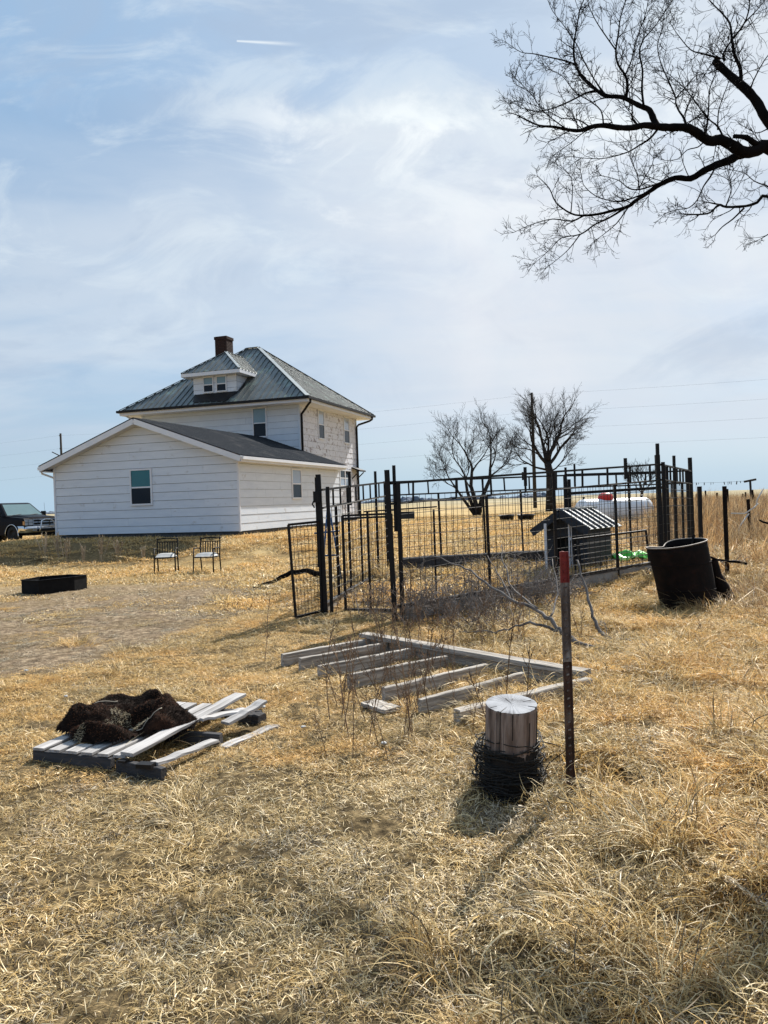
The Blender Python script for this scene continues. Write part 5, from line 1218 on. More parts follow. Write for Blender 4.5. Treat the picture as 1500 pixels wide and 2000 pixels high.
def hide():
    # rumpled hide: a folded sheet with fur
    ang = math.atan2(-.25, .94); x0, y0 = -2.36, 5.10
    fur = mat('dark brown hide', [(.006, .004, .003), (.018, .010, .007), (.05, .022, .012)], 4, .95, .6, lo=.35, hi=.75, spec=.1)
    t = thing('animal_hide', 'dark brown shaggy hide heaped in folds on the broken pallet', 'hide', (x0, y0, .098), ang)
    nx, ny = 110, 80; Wd, Dp = 1.04, .80
    u, v = np.meshgrid(np.linspace(0, 1, nx), np.linspace(0, 1, ny))
    X = (u-.04)*Wd; Y = (v-.10)*Dp
    # outline mask: irregular
    ang_ = np.arctan2(v-.5, u-.5); rr = np.hypot((u-.5)*2, (v-.5)*2)
    edge = .90+.10*np.sin(3*ang_+1)+.08*np.sin(5*ang_+2.2)+.05*np.sin(9*ang_)
    inside = np.clip((edge-rr)/.25, 0, 1)
    fold = lambda a, b, f, ph, s: np.abs(np.sin((u*a+v*b)*f+ph+2.5*(vnoise(u*3, v*3, s)-.5)))
    Hh = .02+.062*(1-fold(1, .7, 6, .3, 1))**1.3+.055*(1-fold(-.6, 1, 7, 1.2, 2))**1.2+.045*vnoise(u*7, v*7, 3)+.025*vnoise(u*20, v*20, 4)
    mound = .085*np.exp(-(((u-.30)/.17)**2+((v-.62)/.28)**2))+.10*np.exp(-(((u-.56)/.15)**2+((v-.80)/.2)**2))+.06*np.exp(-(((u-.84)/.11)**2+((v-.55)/.22)**2))+.04*np.exp(-(((u-.12)/.1)**2+((v-.3)/.2)**2))
    hol = .12*np.exp(-(((u-.53)/.10)**2+((v-.42)/.14)**2))
    Z = (Hh+mound-hol)*np.sqrt(inside)
    keep = inside > .0
    vs = np.stack([X, Y, Z], -1).reshape(-1, 3)
    F = []; k = keep
    for j in range(ny-1):
        for i in range(nx-1):
            if k[j, i] and k[j, i+1] and k[j+1, i] and k[j+1, i+1]: F.append((j*nx+i, j*nx+i+1, (j+1)*nx+i+1, (j+1)*nx+i))
    me = bpy.data.meshes.new('pelt'); me.from_pydata(vs.tolist(), [], F); me.materials.append(fur)
    me.polygons.foreach_set('use_smooth', [True]*len(F)); me.update()
    o = bpy.data.objects.new('pelt', me); link(o, t)
    # hairs
    g = np.random.default_rng(4); n = 34000
    ii = g.random(n)*(nx-2); jj = g.random(n)*(ny-2); i0 = ii.astype(int); j0 = jj.astype(int)
    ok = keep[j0, i0] & keep[j0+1, i0+1]; i0, j0, ii, jj = i0[ok], j0[ok], ii[ok], jj[ok]; n = len(i0)
    fx, fy = ii-i0, jj-j0
    bl = lambda A: (A[j0, i0]*(1-fx)+A[j0, i0+1]*fx)*(1-fy)+(A[j0+1, i0]*(1-fx)+A[j0+1, i0+1]*fx)*fy
    p = np.stack([bl(X), bl(Y), bl(Z)], -1)
    gx = (Z[j0, i0+1]-Z[j0, i0])/(Wd/nx); gy = (Z[j0+1, i0]-Z[j0, i0])/(Dp/ny)
    nrm = np.stack([-gx, -gy, np.ones(n)], -1); nrm /= np.linalg.norm(nrm, axis=1)[:, None]
    comb = np.stack([.5*np.cos(3*p[:, 0]*2+1), .5*np.sin(4*p[:, 1]*2)-.5, -.3*np.ones(n)], -1)
    L = (.006+.012*g.random(n))[:, None]
    d1 = nrm*.6+comb*.6+g.normal(0, .35, (n, 3)); d1 /= np.linalg.norm(d1, axis=1)[:, None]
    d2 = d1+comb*.7+np.array([0, 0, -.25]); d2 /= np.linalg.norm(d2, axis=1)[:, None]
    q1 = p+d1*L*.55; q2 = q1+d2*L*.5
    s = g.normal(0, 1, (n, 3)); s /= np.linalg.norm(s, axis=1)[:, None]; s *= .0013
    V = np.stack([p-s, p+s, q1+s*.8, q1-s*.8, q2], 1).reshape(-1, 3); b = np.arange(n)[:, None]*5
    pu = p[:, 0]/Wd+.04; pv = p[:, 1]/Dp+.10
    wht = (((pu-.56)/.15)**2+((pv-.36-.2*(pu-.5))/.10)**2) < 1
    wht |= (((pu-.47)/.07)**2+((pv-.46)/.08)**2) < 1
    wht |= (((pu-.38)/.035)**2+((pv-.06)/.07)**2) < 1
    red = (bl(Hh) > .095) & (g.random(n) < .45)
    hm = [mat('black brown hair', [(.006, .004, .003), (.018, .010, .007)], 8, .7, spec=.1), mat('russet hair tips', [(.07, .028, .013), (.16, .068, .033)], 8, .7, spec=.15),
          mat('cream belly hair', [(.40, .33, .21), (.62, .54, .38)], 8, .7)]
    for nm, sel, mm in (('fur', ~wht & ~red, hm[0]), ('russet_fur', red & ~wht, hm[1]), ('pale_fur', wht, hm[2])):
        bs = b[sel]; Fq = np.concatenate([np.concatenate([bs, bs+1, bs+2], 1), np.concatenate([bs, bs+2, bs+3], 1), np.concatenate([bs+3, bs+2, bs+4], 1)])
        me = bpy.data.meshes.new(nm); used = np.unique(Fq); mp = np.zeros(len(V), int); mp[used] = np.arange(len(used))
        me.from_pydata(V[used].tolist(), [], mp[Fq].tolist()); me.materials.append(mm); me.update(); q = bpy.data.objects.new(nm, me); link(q, t); q['kind'] = 'stuff'
    # pale skin edges and a pale flap
    sk = mat('pale skin', [(.30, .25, .19), (.48, .43, .34)], 9, .7)
    def zat(a, b_): i = int(np.clip((a/Wd+.04)*(nx-1), 0, nx-1)); j = int(np.clip((b_/Dp+.10)*(ny-1), 0, ny-1)); return float(Z[j, i])
    for pts in ([(.22, .30), (.28, .36), (.36, .42)], [(.66, .14), (.72, .22), (.78, .30)]):
        mb = MB(); pp = []
        for a, b_ in zip(pts[:-1], pts[1:]):
            for k_ in range(5): q = (a[0]+(b_[0]-a[0])*k_/5, a[1]+(b_[1]-a[1])*k_/5); pp.append((q[0], q[1], zat(*q)+.012))
        mb.tube(pp, .0035, 5); mb.build('skin_edge', sk, t, smooth=True)
hide()
# ------------------------------------------------------------------ stump post with wire
def stump():
    x, y = .64, 4.19; z0 = -.05; t = thing('cut_off_post', 'thick sawn-off wooden post with a cracked grey top, standing by the steel post', 'wooden post', (x, y, z0)); t.rotation_euler = (.13, .02, 0)
    R, H = .138, .545; n = 64; r = random.Random(3)
    prof = [1+.012*math.sin(2*math.pi*i/n*5+1)+r.uniform(-.010, .010) for i in range(n)]
    cr = {int(n*.655): .86, int(n*.70): .95, int(n*.93): .93, int(n*.84): .96, int(n*.2): .9, int(n*.45): .94}
    for k_, f in cr.items(): prof[k_] *= .5+.5*f
    vs = []; fs = []; zs = [0, .1, .2, .3, .4, H-.012, H]
    for j, z in enumerate(zs):
        for i in range(n):
            a = 2*math.pi*i/n; k = prof[i]*(1.02-.03*j/6)*(1-.015*(j == 6)); vs.append((R*k*math.cos(a), R*k*math.sin(a), z))
    for j in range(len(zs)-1):
        for i in range(n): fs.append((j*n+i, j*n+(i+1) % n, (j+1)*n+(i+1) % n, (j+1)*n+i))
    mb = MB(); mb.add(vs, fs)
    side = mat('weathered post side', [(.07, .048, .038), (.21, .15, .12), (.36, .29, .25)], 9, .9, 1., stretch=(3, 3, .35), patch=[((.06, .05, .045), 16, .58, .04, (1.6, 1.6, .12))])
    mb.build('shaft', side, t, smooth=False)
    # sawn top: wedges that have shrunk apart, rings in the material
    top = bpy.data.materials.new('sawn end grain'); top.use_nodes = True; nt = top.node_tree; N = nt.nodes; L = nt.links; b = N['Principled BSDF']; b.inputs['Roughness'].default_value = .9
    tc = N.new('ShaderNodeTexCoord'); w = N.new('ShaderNodeTexWave'); w.wave_type = 'RINGS'; w.rings_direction = 'Z'; w.inputs['Scale'].default_value = 55; w.inputs['Distortion'].default_value = 2.5; w.inputs['Detail'].default_value = 3; w.inputs['Detail Scale'].default_value = .6
    L.new(tc.outputs['Object'], w.inputs[0]); no = N.new('ShaderNodeTexNoise'); no.inputs['Scale'].default_value = 9; no.inputs['Detail'].default_value = 7; L.new(tc.outputs['Object'], no.inputs[0])
    gr = N.new('ShaderNodeTexGradient'); gr.gradient_type = 'RADIAL'; L.new(tc.outputs['Object'], gr.inputs[0])
    n2 = N.new('ShaderNodeTexNoise'); n2.noise_dimensions = '1D'; n2.inputs['Scale'].default_value = 60; n2.inputs['Detail'].default_value = 4; L.new(gr.outputs[1], n2.inputs['W'])
    a1 = N.new('ShaderNodeMath'); a1.operation = 'MULTIPLY_ADD'; L.new(w.outputs[1], a1.inputs[0]); a1.inputs[1].default_value = .22; L.new(no.outputs[0], a1.inputs[2])
    a2 = N.new('ShaderNodeMath'); a2.operation = 'MULTIPLY_ADD'; L.new(n2.outputs[0], a2.inputs[0]); a2.inputs[1].default_value = .55; L.new(a1.outputs[0], a2.inputs[2])
    cr_ = N.new('ShaderNodeValToRGB'); L.new(a2.outputs[0], cr_.inputs[0]); e = cr_.color_ramp.elements; e[0].position = .60; e[0].color = (.07, .07, .075, 1); e[1].position = 1.05; e[1].color = (.38, .39, .41, 1); e.new(.8).color = (.23, .235, .25, 1)
    L.new(cr_.outputs[0], b.inputs['Base Color']); bn = N.new('ShaderNodeBump'); bn.inputs['Distance'].default_value = .004; L.new(a2.outputs[0], bn.inputs['Height']); L.new(bn.outputs[0], b.inputs['Normal'])
    mb = MB(); rings = 5; vs = [(.012, .01, H+.002)]; fs = []
    for j in range(1, rings+1):
        for i in range(n):
            a = 2*math.pi*i/n; k = (R*prof[i]*.985)*j/rings; dip = 0
            pass
            vs.append((k*math.cos(a), k*math.sin(a), H+.0015+dip))
    for i in range(n): fs.append((0, 1+i, 1+(i+1) % n))
    for j in range(rings-1):
        for i in range(n): fs.append((1+j*n+i, 1+j*n+(i+1) % n, 1+(j+1)*n+(i+1) % n, 1+(j+1)*n+i))
    mb.add(vs, fs); mb.build('sawn_top', top, t, fix=False)
    for a0, r0, r1 in ((1.83, .0, .075), (4.12, .06, .136), (5.85, .09, .136), (1.3, .03, .07), (3.55, .09, .13), (.35, .07, .12)):
        mb = MB(); c_, s_ = math.cos(a0), math.sin(a0); wd = .0028 if r0 < .07 else .0022
        p = [(r0*c_, r0*s_), (r1*c_-wd*s_, r1*s_+wd*c_), (r1*c_+wd*s_, r1*s_-wd*c_)]
        mb.prism([(a, b_, H+.0035) for a, b_ in p], [(a, b_, H-.01) for a, b_ in p]); mb.build('crack', M['black'], t)
    for a0, z1, z2 in ((4.12, .29, H), (5.9, .33, H-.02), (5.3, .36, H-.06), (4.6, .40, H)):
        mb = MB(); c_, s_ = math.cos(a0), math.sin(a0); mb.beam((R*1.002*c_, R*1.002*s_, z1), (R*1.002*c_, R*1.002*s_, z2), .004, .006, up=(c_, s_, 0)); mb.build('crack', M['black'], t)
    # coil of old barbed wire round the post
    t2 = thing('barbed_wire_coil', 'rusty tangle of barbed wire wound round the sawn-off wooden post', 'barbed wire', (x, y, z0)); r = random.Random(12)
    mb = MB(); bb = MB()
    for k in range(70):
        zc = .03+.30*(k/70)+r.uniform(-.03, .03); R_ = .15+r.random()**1.8*.05; tx, ty = r.gauss(0, .16), r.gauss(0, .16); ph = r.random()*6.28; ex = r.uniform(.9, 1.08)
        pts = []; n_ = 26; arc = r.uniform(.7, 1.0)
        for i in range(int(n_*arc)+1):
            a = ph+2*math.pi*i/n_; q = R_*(1+.05*math.sin(3*a+k)+r.uniform(-.015, .015))
            pts.append((q*ex*math.cos(a), q*math.sin(a), zc+tx*q*math.cos(a)+ty*q*math.sin(a)+.004*math.sin(9*a)))
        mb.tube(pts, .003, 5, cap=False)
        for q in pts[::2]:
            for _ in range(2):
                d = Vector((r.gauss(0, 1), r.gauss(0, 1), r.gauss(0, 1))).normalized()*.014; bb.tube([Vector(q)-d, Vector(q)+d], .0015, 3, cap=False)
    for pts in ([(.15, -.05, .33), (.24, -.02, .30), (.32, 0, .26), (.22, .0, .19), (.17, -.02, .12)], [(-.13, -.1, .36), (0, -.16, .30), (.12, -.13, .31)]): mb.tube(pts, .003, 5, cap=False)
    mb.build('wire', M['wire'], t2, fix=False, smooth=True)['kind'] = 'stuff'; q = bb.build('barbs', M['wire'], t2, fix=False); q['kind'] = 'stuff'
    # added dark sleeve, painting shade and dense wire inside the coil
    mb = MB(); mb.lathe([(R*1.03, -.05), (R*1.045, .05), (R*1.04, .2), (R*1.025, .30), (R*1.0, .32)], 40); mb.build('coil_shade_sleeve', mat('painted shade in coil', [(.008, .007, .006), (.03, .024, .02)], 14, .95, 1.), t, smooth=True)
stump()
def tpost():
    x, y = .945, 4.06; g = -.25; t = thing('steel_t_post', 'studded steel T-post with faded red paint on its top, standing in a grass tussock', 'fence post', (x, y, g))
    H = 1.305-g; w = .047
    body = bpy.data.materials.new('weathered post paint'); body = mat('rusting whitewashed post', [(.05, .032, .025), (.13, .10, .085), (.30, .27, .24)], 16, .75, .5, stretch=(1, 1, .35), lo=.32, hi=.62, patch=[((.06, .028, .018), 9, .56, .06, (1, 1, .3))])
    red = mat('faded red paint', [(.13, .014, .012), (.25, .026, .022)], 12, .55, .3, patch=[((.05, .02, .018), 10, .58, .08, (1, 1, .5))])
    low = mat('rusty lower post', [(.025, .014, .010), (.07, .035, .024), (.20, .16, .13)], 14, .85, .6, stretch=(1, 1, .4), lo=.35, hi=.75)
    zr = 1.305-.165-g; zm = .72-g
    for nm, z0, z1, mm in (('lower_shaft', -.25, zm, low), ('shaft', zm+.0005, zr, body), ('red_top', zr+.0005, H, red)):
        mb = MB()
        mb.prism([(-w/2, 0, z0), (w/2, 0, z0), (w/2, 0, z1), (-w/2, 0, z1)], [(-w/2, .006, z0), (w/2, .006, z0), (w/2, .006, z1), (-w/2, .006, z1)])
        mb.box((0.002, .024, (z0+z1)/2), (.006, .036, z1-z0)); mb.box((-w/2+.003, -.003, (z0+z1)/2), (.006, .006, z1-z0)); mb.box((w/2-.003, -.003, (z0+z1)/2), (.006, .006, z1-z0))
        sh = mb.build(nm, mm, t)
    z = .02
    i = 0
    st = MB(); st.prism([(-.010, -.006, -.012), (.012, -.006, -.004), (.012, -.006, .012), (-.010, -.006, .004)], [(-.012, 0, -.014), (.014, 0, -.006), (.014, 0, .014), (-.012, 0, .006)])
    me = st.mesh('stud', body); me2 = st.mesh('stud', red)
    while z < H-.02:
        q = bpy.data.objects.new('stud', me if z < zr else me2); q.location = (0, 0, z); q.scale = (.62, .7, .45); link(q, t); z += .042
    t.rotation_euler = (0, .0, .12)
tpost()
# ------------------------------------------------------------------ fallen branches, log, brush
def dead_branch(name, label, loc, paths, seed, tw=.5, dens=5, m=None, rmin=.0025):
    r = random.Random(seed); o = Vector(loc); t = thing(name, label, 'branch', loc); m = m or M['deadwood']; twm = MB()
    def tg(p, d, L, rad, lvl):
        pts = branch_pts(p, d, L, 4, .22, r, .02); twm.tube(pts, [rad+(rmin*.7-rad)*i/4 for i in range(5)], 3, cap=False)
        if lvl < 2:
            for i in range(3): f = r.uniform(.3, .95)*4; j = min(int(f), 3); tg(pts[j].lerp(pts[j+1], f-j), (d*.6+perp(d, r)*.8).normalized(), L*.5, max(rmin*.8, rad*.65), lvl+1)
    for pts, r0, r1 in paths:
        P = [Vector(p)-o for p in pts]; Q = []
        for i in range(len(P)-1):
            for s in range(4): Q.append(P[i].lerp(P[i+1], s/4)+Vector((r.gauss(0, 1), r.gauss(0, 1), r.gauss(0, 1)))*.008)
        Q.append(P[-1]); n = len(Q); mb = MB(); mb.tube(Q, [(r0+(r1-r0)*i/(n-1))*r.uniform(.9, 1.1) for i in range(n)], 8); mb.build('limb', m, t, smooth=True)
        if dens:
            for i in range(n//4, n-1):
                d = (Q[i+1]-Q[i]).normalized(); k = (Q[i+1]-Q[i]).length*dens; k = int(k)+(r.random() < k % 1)
                for _ in range(k): tg(Q[i], (d+perp(d, r)*.9).normalized(), tw*r.uniform(.4, 1), max(rmin, r1*.5), 0)
    if twm.v: q = twm.build('twigs', M['deadtwig'], t, fix=False); q['kind'] = 'stuff'
    return t
dead_branch('fallen_branch', 'grey crooked branch on the ground right of the red-topped post, its thin end rising', (2.73, 7.7, 0.), [([(2.80, 7.6, .02), (2.57, 8.0, .03), (2.37, 8.3, .04), (2.32, 8.4, .10), (2.29, 8.6, .29), (2.29, 8.8, .53), (2.25, 9.0, .84)], .03, .010), ([(2.37, 8.3, .03), (2.1, 8.35, .03), (1.95, 8.4, .04)], .018, .008)], 1, .25, 2)
dead_branch('fallen_branch', 'forked grey dead branch arching up toward the pen, left of the red-topped post', (1.9, 8.0, .0), [([(2.35, 7.6, -.02), (1.99, 7.9, .07), (1.85, 8.1, .16), (1.74, 8.2, .29), (1.65, 8.4, .37), (1.4, 8.6, .45), (1.2, 8.8, .59), (1.01, 9.1, .75), (.79, 9.4, .83), (.56, 9.6, .91)], .03, .006),
      ([(1.85, 8.1, .16), (1.66, 8.2, .22), (1.51, 8.3, .24), (1.36, 8.4, .18), (1.19, 8.4, .13), (.8, 8.6, .12)], .018, .006), ([(1.4, 8.6, .45), (1.35, 9.0, .65), (1.25, 9.4, .9)], .012, .004), ([(1.65, 8.4, .37), (1.5, 9.0, .5), (1.45, 9.6, .8), (1.5, 9.9, 1.0)], .014, .004),
      ([(1.74, 8.2, .29), (1.95, 8.7, .5), (2.0, 9.2, .85)], .012, .004)], 2, .55, 6)
dead_branch('fallen_log', 'dark curved log behind the open gate of the pen', (-1.9, 15., .0), [([(-2.6, 15.0, .02), (-2.25, 15.0, .10), (-1.84, 15.0, .29), (-1.52, 14.8, .32), (-1.15, 14.6, .22), (-.95, 14.5, .06)], .03, .065)], 3, .3, 0, M['bark'])
dead_branch('fallen_log', 'dark limb lying in the weeds at the right edge', (9.6, 16, .3), [([(8.1, 16.6, .35), (8.5, 16.3, .5), (8.9, 16., .42), (9.3, 15.8, .30), (9.6, 15.5, .28)], .05, .09), ([(8.0, 16.4, .95), (8.3, 16.2, .8), (8.6, 16., .55), (8.7, 15.8, .35)], .02, .05)], 4, .4, 2, M['bark'])
dead_branch('fallen_branch', 'brown branch lying behind the rusty drum', (5.3, 12, .3), [([(4.5, 12.2, .75), (4.9, 12.0, .6), (5.3, 12.0, .5), (5.6, 11.9, .45)], .014, .02)], 6, .35, 3, M['bark'])
def bush(x, y, h, n, seed, lab, spread=.5):
    r = random.Random(seed); g = gz(x, y); mb = MB()
    for i in range(n):
        a = r.random()*6.283; d = Vector((math.cos(a)*spread*r.random(), math.sin(a)*spread*r.random(), r.uniform(.35, 1))).normalized(); p = Vector((r.gauss(0, .16), r.gauss(0, .10), 0))
        def st(p, d, L, rad, lv):
            pts = branch_pts(p, d, L, 4, .2, r, .01); mb.tube(pts, [rad+(.0026-rad)*k/4 for k in range(5)], 3, cap=False)
            if lv < 2:
                for _ in range(3): f = r.uniform(.25, .95)*4; j = min(int(f), 3); st(pts[j].lerp(pts[j+1], f-j), (d*.7+perp(d, r)*.75).normalized(), L*.5, max(.003, rad*.6), lv+1)
        st(p, d, h*r.uniform(.5, 1.1), .0065, 0)
    q = mb.build('dead_bush', M['deadtwig'], None, fix=False); q.location = (x, y, g-.02); tag(q, lab, 'bush', 'dead bushes along the near side of the pen'); return q
bush(.35, 10.0, .62, 34, 1, 'grey dead bush at the foot of the near corner post of the pen', .9)
bush(.85, 10.3, .55, 40, 2, 'low grey dead bush just right of the near corner post, against the sill', 1.)
bush(1.45, 10.5, .6, 44, 3, 'dense grey dead bush against the middle of the sill', 1.)
bush(2.05, 10.7, .65, 40, 4, 'grey dead bush behind the forked fallen branch', 1.)
bush(2.6, 11.1, .45, 20, 5, 'rightmost low dead bush against the sill, behind the red-topped post', 1.)
bush(-.25, 10.75, .70, 16, 6, 'thin upright dead bush in the gateway of the pen', .5)
bush(1.2, 9.3, .50, 34, 7, 'sprawling dead brush in front of the sill, under the forked branch', 1.4)
# thin dry weed stalks between the timber frame and the stump
def stalk_mesh(seed, h):
    r = random.Random(seed); mb = MB(); pts = branch_pts((0, 0, 0), (r.gauss(0, .08), r.gauss(0, .08), 1), h, 8, .05, r)
    mb.tube(pts, [.0042-.0022*i/8 for i in range(9)], 4, cap=False)
    for i in range(int(9+h*6)):
        f = r.uniform(.3, .98)*8; j = int(f); q = pts[j].lerp(pts[j+1], f-j); d = (pts[j+1]-pts[j]).normalized(); L = r.uniform(.05, .16)*(1.3-f/9)
        b = branch_pts(q, (d+perp(d, r)*.6), L, 3, .12, r, .04); mb.tube(b, [.0023, .002, .0017, .0014], 3, cap=False)
        for k in (1, 2, 3):
            s = MB(); dd = perp(d, r)*.006; s.v; mb.tube([b[k]-dd, b[k]+Vector((0, 0, .006)), b[k]+dd], .0024, 3, cap=False)
    return mb.mesh('weed_stalk', M['weed'])
def stalks():
    ms = [stalk_mesh(s, h) for s, h in ((1, .75), (2, .95), (3, .6), (4, .85), (5, .5), (6, .7))]; r = random.Random(9); nn = 0
    for i in range(96):
        if i < 66: x = r.gauss(.12, .45); y = r.uniform(4.7, 8.2); x = x+(y-6)*-.02
        else: x = r.uniform(-.1, 2.2); y = r.uniform(7.5, 9.8)
        q = bpy.data.objects.new('weed_stalk', ms[i % 6]); q.location = (x, y, gz(x, y)-.02); q.rotation_euler = (r.gauss(0, .1), r.gauss(0, .1), r.random()*6.28); k = r.uniform(.6, 1.05); q.scale = (k, k, k); C.objects.link(q)
        z_ = 0 if y > 7.5 else (1 if y > 5.9 else 2)
        tag(q, ('thin dry weed stalk between the timber frame and the near side of the pen', 'thin dry brown weed stalk rising between the joists of the timber frame', 'thin dry brown weed stalk in the grass between the timber frame and the cut-off post')[z_], 'weed',
            ('weed stalks before the pen', 'weed stalks among the joists', 'weed stalks near the cut-off post')[z_])
    for i, (x, y, k, lab) in enumerate(((-1.28, 7.9, .95, 'single dry stalk standing left of the timber frame'), (-2.25, 4.25, .35, 'short dry stalk in the grass by the front of the pallet'), (3.3, 8.0, .55, 'lone thin stalk on the open grass right of the red-topped post'))):
        q = bpy.data.objects.new('weed_stalk', ms[i]); q.location = (x, y, gz(x, y)); q.scale = (k, k, k); C.objects.link(q); tag(q, lab, 'weed')
stalks()
def feather_mesh(seed, h):
    r = random.Random(seed); mb = MB()
    for s in range(7):
        pts = branch_pts((r.gauss(0, .05), r.gauss(0, .04), 0), (r.gauss(0, .12), r.gauss(0, .12), 1), h*r.uniform(.6, 1), 6, .05, r); mb.tube(pts, [.006-.003*i/6 for i in range(7)], 3, cap=False)
        for i in range(26):
            f = r.uniform(.35, .99)*6; j = min(int(f), 5); q = pts[j].lerp(pts[j+1], f-j); d = (pts[j+1]-pts[j]).normalized(); b = branch_pts(q, (d*1.5+perp(d, r)*.7), r.uniform(.05, .11), 2, .1, r); mb.tube(b, [.007, .010, .003], 3, cap=False)
    return mb.mesh('feathery_weed', M['weed_pale'])
def feathers():
    ms = [feather_mesh(s, h) for s, h in ((1, .95), (2, .8), (3, .7))]
    for i, (x, y, k, lab) in enumerate(((-9.95, 22.5, .95, 'leftmost feathery dry weed in the shade before the house'), (-9.2, 22.1, .95, 'second feathery dry weed from the left before the house'), (-8.65, 22.0, .85, 'third feathery dry weed from the left before the house'),
            (-8.2, 22.1, .9, 'fourth feathery dry weed from the left before the house'), (-7.75, 22.2, .85, 'fifth feathery dry weed from the left before the house'), (-6.95, 22.0, .7, 'last feathery dry weed in the row, just left of the chairs'),
            (-9.6, 22.6, .9, 'spindly dry weed between the first two of the row before the house'))):
        q = bpy.data.objects.new('feathery_weed', ms[i % 3]); q.location = (x, y, gz(x, y)-.02); q.rotation_euler = (0, 0, i*1.3); q.scale = (k*.8, k*.8, k); C.objects.link(q); tag(q, lab, 'weed', 'feathery dry weeds in front of the house')
feathers()
# ------------------------------------------------------------------ patio chairs
def chair(loc, rz, label, arms=1):
    t = thing('patio_chair', label, 'chair', loc, rz, 'patio chairs in front of the house'); W, D, sh, bh = .50, .46, .40, .86; m = M['pole_iron']
    for (x, y, zt, s) in ((-W/2, 0, sh, 0), (W/2, 0, sh, 0)):
        mb = MB(); mb.tube([(x*1.03, -.03, 0), (x, 0, sh), (x*1.02, .03, sh+.2)], .018, 6); mb.build('leg', m, t, smooth=True)
    for x in (-W/2, W/2):
        mb = MB(); mb.tube([(x, D+.06, 0), (x, D, sh), (x, D+.06, bh), (x*.98, D+.075, bh+.02)], .018, 6); mb.build('leg', m, t, smooth=True)
        mb = MB(); mb.tube([(x*1.02, .03, sh+.2), (x*1.08, .10, sh+.225), (x*1.04, .3, sh+.22), (x, D+.03, sh+.20)], .018, 6); mb.build('armrest', m, t, smooth=True)
    mb = MB()
    for a, b in (((-W/2, 0, sh), (W/2, 0, sh)), ((-W/2, D, sh), (W/2, D, sh)), ((-W/2, 0, sh), (-W/2, D, sh)), ((W/2, 0, sh), (W/2, D, sh))): mb.beam(a, b, .02, .022)
    mb.build('seat_frame', m, t)
    mb = MB(); mb.tube([(-W/2, D+.055, bh-.02), (-W/4, D+.065, bh), (0, D+.068, bh+.008), (W/4, D+.065, bh), (W/2, D+.055, bh-.02)], .018, 6); mb.build('top_rail', m, t, smooth=True)
    mb = MB(); mb.beam((-W/2, D+.048, bh-.09), (W/2, D+.048, bh-.09), .012, .02); mb.beam((-W/2, D+.01, sh+.06), (W/2, D+.01, sh+.06), .012, .02); mb.build('back_rail', m, t)
    for i in range(7):
        x = -W/2+W*(i+1)/8; mb = MB(); mb.beam((x, D+.01, sh+.06), (x, D+.048, bh-.09), .020, .026, up=(0, 1, 0)); mb.build('slat', m, t)
    mb = MB(); n = 9; vs = []
    for z in (0, 1):
        for j in range(n):
            for i in range(n):
                u, v = i/(n-1)*2-1, j/(n-1)*2-1; e = 1-max(abs(u), abs(v))**6; k = 1-.04*(abs(u*v))
                vs.append((u*(W/2-.005)*k, D/2+v*(D/2-.0)*k, sh+.02+(.075*e+.012*e if z else .0)))
    fs = [(j*n+i, (j+1)*n+i, (j+1)*n+i+1, j*n+i+1) for j in range(n-1) for i in range(n-1)]; fs += [tuple(n*n+k for k in f[::-1]) for f in fs]
    bd = [(0, i) for i in range(n)]+[(j, n-1) for j in range(1, n)]+[(n-1, i) for i in range(n-2, -1, -1)]+[(j, 0) for j in range(n-2, 0, -1)]; bd = [j*n+i for j, i in bd]
    for k in range(len(bd)): a, b = bd[k], bd[(k+1) % len(bd)]; fs.append((a, b, b+n*n, a+n*n))
    mb.add(vs, fs); mb.build('cushion', M['cushion'], t, smooth=True)
    return t
M['pole_iron'] = mat('dark iron', [(.005, .005, .005), (.014, .013, .012)], 20, .6, .1, .0, spec=.2)
M['cushion'] = mat('pale grey cushion', [(.36, .36, .35), (.5, .5, .49)], 6, .95, .2)
c1 = chair((-5.48, 19.05, gz(-5.48, 19.3)), .12, 'dark iron patio chair with pale cushion, the left one before the house')
c2 = copy_tree(c1); c2.location = (-4.45, 18.75, gz(-4.45, 19.0)); c2.rotation_euler = (0, 0, -.14); c2['label'] = 'dark iron patio chair with pale cushion, the right one nearer the pen'
# ------------------------------------------------------------------ steel fire ring
def ring():
    t = thing('fire_ring', 'low black six-sided steel fire ring on the bare ground at left', 'fire ring', (-6.80, 15.70, 0)); h = .30; z0 = gz(-6.8, 15.7)-.03
    pts = [(-.50, -.35), (-.03, -.62), (.42, .0), (.52, .40), (.05, .62), (-.42, .30)]; m = mat('sooty steel sheet', [(.004, .004, .005), (.010, .010, .011)], 9, .7, .1, .0, spec=.1)
    cx, cy = 0, 0
    for i in range(6):
        a, b = Vector((*pts[i], 0)), Vector((*pts[(i+1) % 6], 0)); n = Vector((b.y-a.y, a.x-b.x, 0)).normalized()*.014
        mb = MB(); dz = .0; mb.prism([a+Vector((0, 0, z0)), b+Vector((0, 0, z0)), b+Vector((0, 0, z0+h)), a+Vector((0, 0, z0+h))], [a-n*.8+Vector((0, 0, z0)), b-n*.8+Vector((0, 0, z0)), b-n*.8+Vector((0, 0, z0+h)), a-n*.8+Vector((0, 0, z0+h))]); mb.build('side_panel', m, t)
    mb = MB()
    for i in range(6):
        a, b = Vector((*pts[i], z0+h+.004)), Vector((*pts[(i+1) % 6], z0+h+.004)); mb.beam(a, b, .04, .012)
    mb.build('rim', m, t)
    mb = MB(); mb.add([(x*.97, y*.97, z0+.06) for x, y in pts], [tuple(range(6))]); mb.build('ash', mat('grey ash', [(.05, .048, .045), (.14, .13, .12)], 14, 1., .8), t, fix=False)
ring()
